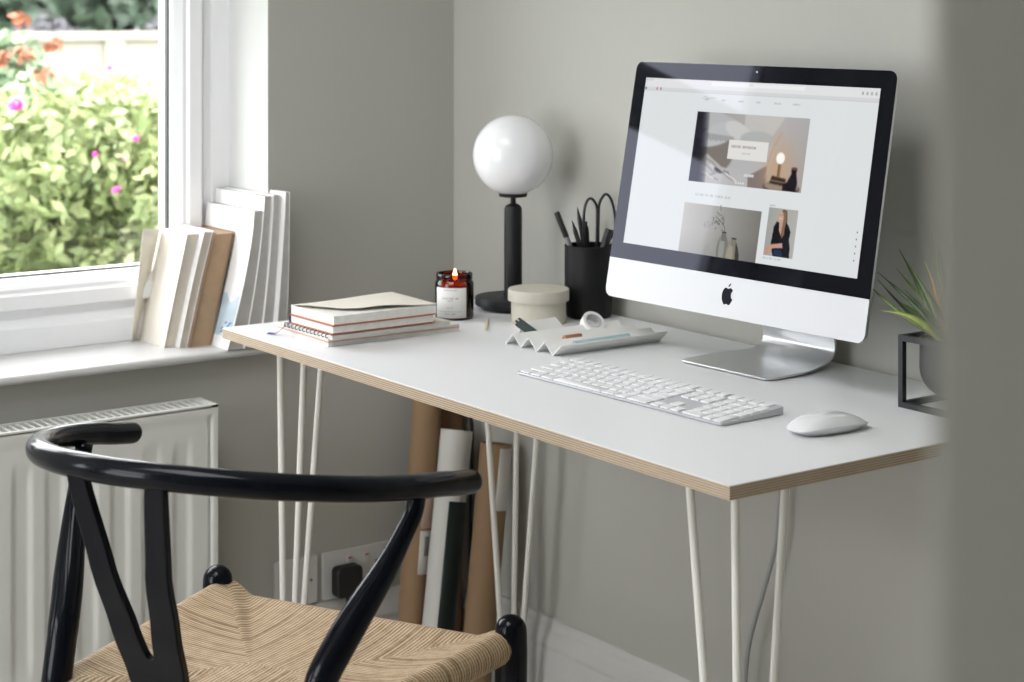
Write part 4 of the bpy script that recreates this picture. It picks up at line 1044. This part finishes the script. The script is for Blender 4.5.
# seat
def seat():
    m = MB(); uvs = []
    corners = [Vector((-.226,.008)),Vector((.226,.008)),Vector((.180,-.392)),Vector((-.180,-.392))]
    cL, cR = Vector((-.035,-.205)), Vector((.035,-.205))   # short centre seam
    zt = .446; rr = .0215
    sides = [(0,1,'f'),(1,2,'r'),(2,3,'b'),(3,0,'l')]
    centers = {'f':(cL,cR),'r':(cR,cR),'b':(cR,cL),'l':(cL,cL)}
    for a, b, sd in sides:
        A, B = corners[a], corners[b]; ca, cb = centers[sd]
        mid = (A+B)/2; en = (B-A); outn = Vector((en.y,-en.x)).normalized()
        if (mid-(cL+cR)/2).dot(outn) < 0: outn = -outn
        N = 44; steps = [0,.12,.25,.4,.55,.68,.78,.86,.92,.965,1.0]; cols = []
        for i in range(N+1):
            t = i/N; p_out = lerp(A, B, t); p_in = lerp(ca, cb, t); col = []
            side_up = .006 if sd in 'rl' else 0.0
            for f in steps:
                p = lerp(p_in, p_out, f)
                tt = min(t,1-t)*2
                z = zt-.018*(1-f**2.2)+.004*f**4
                if sd in 'fb': z -= (.019 if sd == 'f' else .012)*sstep(0,.20,tt)*f**1.2
                col.append((p.x, p.y, z, (p-(cL+cR)/2)))
            # roll over the rail
            z_e = col[-1][2]
            for an in (20,45,70,90,115,140,165,180):
                q = R(an); p = p_out+outn*rr*math.sin(q); z = z_e-rr*(1-math.cos(q)); col.append((p.x, p.y, z, None))
            pi = lerp(p_out, p_in, .5); col.append((pi.x, pi.y, z_e-2*rr, None)); col.append((p_in.x, p_in.y, z_e-2*rr-.0, None))
            cols.append(col)
        nr, nc = len(cols), len(cols[0]); base = len(m.v)
        dist = []
        for col in cols:
            d = [0]
            for k in range(1, nc): d.append(d[-1]+math.dist(col[k][:3], col[k-1][:3]))
            dist.append(d)
        for col in cols:
            for c in col: m.v.append(Vector(c[:3]))
        ed = (B-A).normalized()
        for i in range(nr-1):
            for j in range(nc-1):
                q = [(i,j),(i,j+1),(i+1,j+1),(i+1,j)]
                m.f.append([base+a_*nc+b_ for a_,b_ in q]); m.mi.append(0)
                for a_,b_ in q:
                    P3 = cols[a_][b_]; u = Vector((P3[0],P3[1])).dot(ed); uvs.append((u, dist[a_][b_]+{'f':0,'r':1,'b':2,'l':3}[sd]))
    o = m.build('seat', M['cord'], ch, smooth=60, fix=False)
    ul = o.data.uv_layers.new(name='UVMap')
    for i, uv in enumerate(uvs): ul.data[i].uv = uv
    bm = bmesh.new(); bm.from_mesh(o.data); bmesh.ops.remove_doubles(bm, verts=bm.verts, dist=.00005)
    bmesh.ops.recalc_face_normals(bm, faces=bm.faces); bm.to_mesh(o.data); bm.free()
    o['label'] = 'woven paper cord seat'
seat()

# ------------------------------------------------------------------ planter on the right of the desk
px_, py_ = 1.3265, -.1135
pl_ = thing('planter', 'black cube frame planter holding a bowl, at the right end of the desk', 'planter', (px_, py_, DZ))
m = MB(); a, t, H_ = .0465, .0075, .0945
for sx in (-1,1):
    for sy_ in (-1,1):
        x0, x1 = sorted((sx*a, sx*(a-t))); y0, y1 = sorted((sy_*a, sy_*(a-t))); m.box(x0,x1,y0,y1,0,H_)
for z0, z1 in ((0,t),(H_-t,H_)):
    for s in (-1,1):
        y0, y1 = sorted((s*a, s*(a-t))); m.box(-a+t, a-t, y0, y1, z0, z1); x0, x1 = y0, y1; m.box(x0, x1, -a+t, a-t, z0, z1)
m.build('frame', M['planter'], pl_, smooth=0)
m = MB(); rb = .0385
pr = [(0,.0145)]+[(rb*math.sin(q), .0145+rb-rb*math.cos(q)) for q in [R(v) for v in (15,30,45,60,75,90)]]+[(rb,.0855),(rb+.0015,.0905),(rb-.001,.0915),(rb-.003,.0905),(rb-.003,.06)]
m.lathe(pr, 56); m.build('bowl', M['planter'], pl_, smooth=50)
pt = thing('potted_plant', 'spiky green succulent growing from the black cube planter', 'plant', (px_, py_, DZ+.08))
m = MB(); m.lathe([(0,0),(.034,0),(.034,.0035),(.02,.0045),(0,.005)], 32); m.build('soil', M['soil'], pt, smooth=60)
gm = [mat('succulent_green', (.13,.19,.045), .35, noise=.35, nscale=160), mat('succulent_dark', (.05,.09,.03), .35, noise=.4, nscale=160), mat('succulent_lime', (.26,.32,.07), .35, noise=.3, nscale=120), mat('succulent_orange', (.60,.24,.04), .4, noise=.2, nscale=80)]
def spike(tip, base, w_, mt, bend=.0, thin=.0):
    tip, base = Vector(tip), Vector(base); d = tip-base; side = d.cross(Vector((0,0,1))).normalized() if abs(d.normalized().z) < .97 else Vector((1,0,0))
    upv = side.cross(d).normalized()
    n = 12; ps = []; rs = []
    for k in range(n+1):
        t = k/n; p = base+d*t+upv*bend*math.sin(PI*t); ps.append(p)
        w = 1.25*w_*(.55+.75*t if t < .35 else .8125*(1-((t-.35)/.65)**1.3)+.03); rs.append(max(w*(1+.10*math.sin(k*2.3)), .0004))
    m = MB(); m.tube(ps, rs, 8, squash=(.8,1)); m.build('leaf', mt, pt, smooth=60)
def Lp(u, v, y):
    p = at_y(u, v, y); return p-Vector((px_, py_, DZ+.08))
tips = [((862,278),-.150,.0045,0,-.008),((877.5,272),-.120,.0042,1,.004),((878,280),-.085,.0035,1,-.004),((896,268),-.080,.004,0,.003),((899,249),-.070,.0040,1,.004),((932,233),-.110,.0045,0,0),((940,250),-.06,.003,1,0),((881,310.5),-.16,.0060,2,.012),((916,275),-.13,.0045,1,.003),((921,290),-.15,.0042,0,-.003),((908,262),-.10,.003,0,.006),((945,272),-.14,.004,0,.003),((953,262),-.10,.004,1,.004),((962,252),-.09,.004,0,.004),((968,280),-.14,.0045,0,.010),((895,300),-.07,.005,0,.008),((925,262),-.075,.003,2,.0),((960,300),-.19,.0045,2,.012),((905,290),-.18,.004,1,.004)]
for k, ((u,v), y, w_, mi, bd) in enumerate(tips):
    a = k*2.4; spike(Lp(u,v,y), (.008*math.cos(a), .008*math.sin(a), .003), w_, gm[mi], bd)
spike(Lp(938,318,-.15), (.010,.004,.003), .0022, gm[2], .006)
o_tip = Lp(930,272,-.112); spike(o_tip, (.003,-.006,.003), .0042, gm[3], 0)

# ------------------------------------------------------------------ sockets, plug, cables
def plate(name, label, y0, y1, z0, z1):
    r = thing(name, label, 'socket', (0, (y0+y1)/2, (z0+z1)/2)); hw, hh = (y1-y0)/2, (z1-z0)/2
    m = MB(); m.prism(rrect(-hw, hw, -hh, hh, .004, 4), .0, .008, 'x'); m.build('face_plate', M['socket'], r, smooth=30, bevel=.0015); return r
s1 = plate('wall_socket', 'single blanked wall plate with two screws, left of the black plug', -.391, -.303, .178, .264)
m = MB()
for y in (-.030,.030): m.lathe([(0,0),(.003,0),(.003,.0006),(0,.0006)], 14, T=Matrix.Translation((.008,y,0)) @ Matrix.Rotation(R(90),4,'Y'))
m.build('screw', M['screw'], s1, smooth=0)
m = MB(); m.box(.0078,.0086,-.004,.004,.006,.009); m.build('slot', M['dark'], s1, smooth=0)
s2 = plate('wall_socket', 'double wall socket with red switch marks, holding the black plug', -.292, -.146, .178, .264)
for y in (-.018,.018):
    m = MB(); m.box(.0078,.0105,y-.006,y+.006,.012,.030); sw = m.build('switch', M['socket'], s2, smooth=0, bevel=.001)
    m = MB(); m.box(.0104,.0109,y-.004,y+.004,.026,.029); m.build('red_mark', M['redmark'], sw, smooth=0)
for y in (.042,):
    m = MB(); m.box(.0079,.0083,y-.004,y+.004,.006,.014); m.box(.0079,.0083,y-.014,y-.008,-.012,-.008); m.box(.0079,.0083,y+.008,y+.014,-.012,-.008); m.build('pin_holes', M['dark'], s2, smooth=0)
pg = thing('power_plug', 'black power plug pushed into the double wall socket', 'plug', (.0082, -.249, .211))
m = MB(); m.prism(rrect(-.027,.027,-.028,.028,.010,5), 0, .026, 'x'); m.build('plug_body', M['plug'], pg, smooth=30, bevel=.004)
m = MB(); m.tube(spline([(.014,0,-.02),(.016,.002,-.06),(.02,.006,-.12),(.03,.02,-.19),(.06,.06,-.2035)], 6), .0042, 10); m.build('flex', M['plug'], pg)
# black cable down from the desk between the poster tubes
m = MB(); cpts = [(.074,-.018,.700),(.072,-.018,.58),(.075,-.020,.528),(.087,-.022,.503),(.094,-.022,.467),(.092,-.022,.40),(.090,-.022,.307),(.092,-.024,.21),(.10,-.026,.02),(.20,-.026,.006)]
o = m.tube(spline(cpts,6), .0035, 10).build('power_cable', M['plug']); tag(o, 'black cable hanging behind the desk between the poster tubes', 'cable')
m = MB(); cpts = [(.930,-.024,.722),(.928,-.027,.60),(.920,-.030,.482),(.912,-.030,.44),(.890,-.030,.377),(.859,-.030,.292),(.848,-.030,.224),(.842,-.03,.1),(.83,-.04,.008),(.70,-.06,.006)]
o = m.tube(spline(cpts,6), .0036, 10).build('power_cable', M['cable']); tag(o, 'light grey cable hanging down the wall from the computer', 'cable')

# ------------------------------------------------------------------ poster tubes behind the desk
def ptube(name, label, foot, top, r, mt, group=None, extra=None):
    f, t = Vector(foot), Vector(top); d = (t-f); L_ = d.length
    root = thing(name, label, 'poster tube', f, 0, group); q = Vector((0,0,1)).rotation_difference(d.normalized()).to_matrix().to_4x4()
    m = MB(); m.lathe([(r-.002,.0),(r,.0),(r,L_),(r-.0022,L_),(r-.0022,L_-.03),(0,L_-.03)], 40, T=q); m.build('tube_body', mt, root, smooth=40)
    m = MB(); m.lathe([(0,.0),(r-.002,.0),(r-.002,.004),(0,.004)], 30, T=q); m.build('end_cap', M['posterwhite'], root, smooth=40)
    if extra:
        for (nm, a0, a1, z0, z1, mt2) in extra:
            m = MB(); nn = 14
            m.grid([[q @ Vector(((r+.0005)*math.cos(lerp(R(a0),R(a1),k/nn)), (r+.0005)*math.sin(lerp(R(a0),R(a1),k/nn)), z)) for k in range(nn+1)] for z in (z0, z1)])
            m.build(nm, mt2, root, smooth=60, solid=.0003)
    return root
# towards the camera = azimuth about -36 deg
ptube('poster_tube', 'tall brown cardboard tube with a pale label, leftmost behind the desk', (.086,-.161,.001), (.058,-.084,.70), .0265, M['kraft'], None,
      [('tube_label', -25, 35, .222, .30, M['posterwhite']), ('tube_label', -25, 60, .305, .372, M['pinklabel']), ('printed_mark', -5, 18, .255, .29, M['ink'])])
ptube('poster_tube', 'dark brown tube standing in the corner behind the white rolled poster', (.052,-.046,.001), (.036,-.027,.69), .0225, M['kraft2'])
ptube('rolled_poster', 'white rolled poster with a dark green panel, between the brown tubes', (.172,-.166,.001), (.107,-.065,.478), .0295, M['posterwhite'], None,
      [('green_panel', -38, 60, .09, .365, M['postergreen'])])
ptube('poster_tube', 'brown cardboard tube with a white band at its top, rightmost behind the desk', (.252,-.131,.001), (.221,-.056,.474), .0285, M['kraft'], None,
      [('white_band', -20, 62, .365, .474, M['posterwhite'])])

# ------------------------------------------------------------------ garden
m = MB(); m.box(-40, -.30, -25, 30, -.34, -.24); tag(m.build('lawn', M['grass'], smooth=0), kind='structure')
def leaves(blobs, n, size, seed, shell=.55):
    rg = np.random.default_rng(seed); vol = np.array([b[3]*b[4]*b[5] for b in blobs]); pr_ = vol/vol.sum()
    which = rg.choice(len(blobs), n, p=pr_); d = rg.normal(size=(n,3)); d /= np.linalg.norm(d, axis=1)[:,None]
    rad = rg.uniform(shell, 1.0, n)**.7; rad *= 1+.12*np.sin(d[:,0]*9+seed)*np.cos(d[:,1]*7)
    B = np.array(blobs)[which]; c = B[:,:3]+d*rad[:,None]*B[:,3:6]
    nrm = d+rg.normal(size=(n,3))*.7+np.array([0,0,.5]); nrm /= np.linalg.norm(nrm, axis=1)[:,None]
    a = np.cross(nrm, rg.normal(size=(n,3))); a /= np.linalg.norm(a, axis=1)[:,None]; b_ = np.cross(nrm, a)
    s = size*rg.uniform(.6,1.25,n)[:,None]
    v = np.stack([c-a*s, c-b_*s*.45+nrm*s*.08, c+a*s, c+b_*s*.45+nrm*s*.08], 1).reshape(-1,3)
    return v
def mesh_from(v, name, mt, parent):
    n = len(v)//4; me = bpy.data.meshes.new(name); me.vertices.add(len(v)); me.vertices.foreach_set('co', v.astype(np.float32).ravel())
    me.loops.add(len(v)); me.loops.foreach_set('vertex_index', np.arange(len(v), dtype=np.int32)); me.polygons.add(n)
    me.polygons.foreach_set('loop_start', np.arange(0, len(v), 4, dtype=np.int32)); me.update(calc_edges=True); me.materials.append(mt)
    o = bpy.data.objects.new(name, me); COL.objects.link(o); o.parent = parent; return o
def shrub(name, label, cat, loc, blobs, n, size, mt, seed, group=None, flowers=(), stemh=.5, red=0):
    root = thing(name, label, cat, loc, 0, group)
    mesh_from(leaves(blobs, n, size, seed), 'foliage', mt, root)
    m = MB(); rr_ = random.Random(seed)
    for k in range(5):
        b = blobs[k % len(blobs)]; m.tube([(rr_.uniform(-.04,.04), rr_.uniform(-.04,.04), 0), (b[0]*.5, b[1]*.5, b[2]*.5), (b[0], b[1], b[2])], [.022*stemh*2,.016*stemh*2,.008*stemh*2], 7)
    m.build('stem', M['bark'], root)
    for i_, (p, r_) in enumerate(flowers):
        p = Vector(p)-Vector(loc); mesh_from(leaves([(p.x,p.y,p.z,r_*.8,r_,r_*.8)], 40, r_*.75, seed+200+i_, .1), 'flower', M['pink'], root)
    if red:
        rg = np.random.default_rng(seed+50)
        for k, (u, v, t) in enumerate(red):
            c = ray(u, v, t)-Vector(loc); vv = leaves([(c.x,c.y,c.z,.035,.035,.03)], 26, .022, seed+k, .1); mesh_from(vv, 'red_sprig', M['red'], root)
    return root
G0 = -.24
fl = {k: [] for k in range(6)}
fl[1] = [(ray(15,105,5.3),.022),(ray(136,138,5.35),.010)]; fl[2] = [(ray(95,154,5.3),.008),(ray(116,190,5.1),.011),(ray(110,68,6.2),.009),(ray(124,159,5.4),.005)]
gz_ = G0
def blobset(seed, w, d_, h_, n, z0=.1):
    r_ = random.Random(seed); out = []
    for k in range(n):
        out.append((r_.uniform(-d_,d_), r_.uniform(-w,w), r_.uniform(z0+.15, h_-.22), r_.uniform(.16,.24), r_.uniform(.15,.22), r_.uniform(.16,.22)))
    out.append((0,0,h_*.45,d_*.9,w*.95,h_*.45)); return out
grp = 'rose bushes along the lawn'
bushes = [((-2.5,-.58),'leftmost of the pale green rose bushes outside the window'),((-2.62,.36),'rose bush with a large pink bloom low beyond the window glass'),((-2.7,1.30),'rose bush with small pink blooms nearest the window jamb'),((-2.9,2.15),'rose bush beyond the blooming pair, hidden by the window jamb'),((-4.4,.98),'rose bush standing behind the blooming pair, just before the pale wall'),((-4.5,1.85),'rose bush at the foot of the pale wall, behind the jamb')]
for k, ((x, y), lab_) in enumerate(bushes):
    top = (1.16,1.22,1.26,1.24,1.24,1.22)[k]
    shrub('rose_bush', lab_, 'bush', (x, y, G0), blobset(20+k, .24, .40, top, 11)+([(.1,-.27,1.02,.24,.2,.25),(.1,-.05,1.05,.24,.2,.245),(.1,.16,1.04,.24,.2,.25),(.05,.36,1.05,.22,.2,.23)] if k == 1 else []), 13000, .030, M['rose'], 30+k, grp, fl.get(k, []))
shrub('leafy_bush', 'taller grey green bush with reddish sprigs, left behind the rose bushes', 'bush', (-3.75,.40,G0), [(0,0,.75,.34,.30,.65),(.05,-.22,1.2,.26,.26,.34),(.05,.06,1.12,.24,.22,.30),(0,-.35,.8,.3,.3,.6)], 9000, .045, M['mint'], 61, None, (), .7,
      [(20,20,6.25),(54,45,6.2),(3,60,6.2),(22,55,6.2),(44,74,6.2)])
# pale garden wall
gw = thing('garden_wall', 'long pale rendered garden wall beyond the bushes', 'wall', (-8.6, 3.0, G0))
m = MB(); m.box(-.10,.10,-6.0,6.0,0,1.27); 
gwb = m.build('wall_body', M['stucco'], gw, smooth=0)
for y in (-4.5,-3,-1.5,0,1.5,3,4.5):
    m = MB(); m.box(.10,.13,y-.07,y+.07,0,1.27); m.build('pier', M['stucco'], gw, smooth=0, bevel=.005)
m = MB(); m.box(-.14,.14,-6,6,1.27,1.325); m.build('coping', M['stucco'], gw, smooth=0, bevel=.008)
for k, (x, y, h_, r_, lab_) in enumerate(((-13.0,1.3,3.4,1.1,'dark tree behind the pale garden wall, above the tall bush'),(-13.2,4.3,3.3,1.2,'dark tree behind the pale garden wall, above its middle'),(-13.1,7.3,3.5,1.1,'dark tree behind the pale garden wall, towards the window jamb'),(-13,-1.8,3.5,1.1,'dark tree far left behind the pale garden wall'))):
    shrub('tree', lab_, 'tree', (x, y, G0), [(0,0,h_*.55,r_,r_+.2,h_*.45),(.3,.5,h_*.35,r_*.8,r_*.8,h_*.35),(.3,-.5,h_*.38,r_*.8,r_*.8,h_*.35)], 9000, .13, M['darkleaf'], 80+k, 'trees behind the garden wall', (), 2)
for k, (x, y, lab_) in enumerate(((-9.7,3.0,'mauve grey bush showing over the pale wall'),(-9.8,4.0,'mauve grey bush over the pale wall, nearer the window jamb'))):
    shrub('shrub', lab_, 'bush', (x, y, G0), [(0,0,.75,.40,.42,.66),(.0,.1,.95,.3,.30,.42)], 6000, .05, M['mauve'], 95+k, 'mauve bushes over the wall', (), 1)

# ------------------------------------------------------------------ light: overcast daylight through the visible window and the added openings
w = bpy.data.worlds.new('overcast_sky'); sc.world = w; w.use_nodes = True; nt = w.node_tree; bg = nt.nodes['Background']
tc = nt.nodes.new('ShaderNodeTexCoord'); sp = nt.nodes.new('ShaderNodeSeparateXYZ'); nt.links.new(tc.outputs['Generated'], sp.inputs[0])
cr = nt.nodes.new('ShaderNodeValToRGB'); e = cr.color_ramp.elements; e[0].position = 0; e[0].color = (.86,.88,.92,1); e[1].position = .6; e[1].color = (.985,.982,1.0,1)
nt.links.new(sp.outputs['Z'], cr.inputs[0]); nt.links.new(cr.outputs[0], bg.inputs['Color'])
bg.inputs['Strength'].default_value = 5.0
def portal(loc, rot, sx, sy):
    l = bpy.data.lights.new('window_portal', 'AREA'); l.shape = 'RECTANGLE'; l.size = sx; l.size_y = sy; l.cycles.is_portal = True
    o = bpy.data.objects.new('window_portal', l); COL.objects.link(o); o.location = loc; o.rotation_euler = rot
portal((-.31,(W1[0]+W1[1])/2,(W1[2]+W1[3])/2), (0,R(-90),0), W1[3]-W1[2], W1[1]-W1[0])
portal((-.31,(W2[0]+W2[1])/2,(W2[2]+W2[3])/2), (0,R(-90),0), W2[3]-W2[2], W2[1]-W2[0])
portal(((D1[0]+D1[1])/2,YS-.21,(D1[2]+D1[3])/2), (R(90),0,0), D1[1]-D1[0], D1[3]-D1[2])

portal(((SK1[0]+SK1[1])/2,(SK1[2]+SK1[3])/2,ZC+.20), (0,0,0), SK1[1]-SK1[0], SK1[3]-SK1[2])
sc.view_settings.view_transform = 'Standard'; sc.view_settings.look = 'None'; sc.view_settings.gamma = 1; sc.view_settings.use_curve_mapping = False
sc.view_settings.exposure = 0.84
sc.cycles.use_denoising = True
sc.cycles.max_bounces = 12; sc.cycles.diffuse_bounces = 6; sc.cycles.transparent_max_bounces = 16
sc.cycles.sample_clamp_indirect = 8
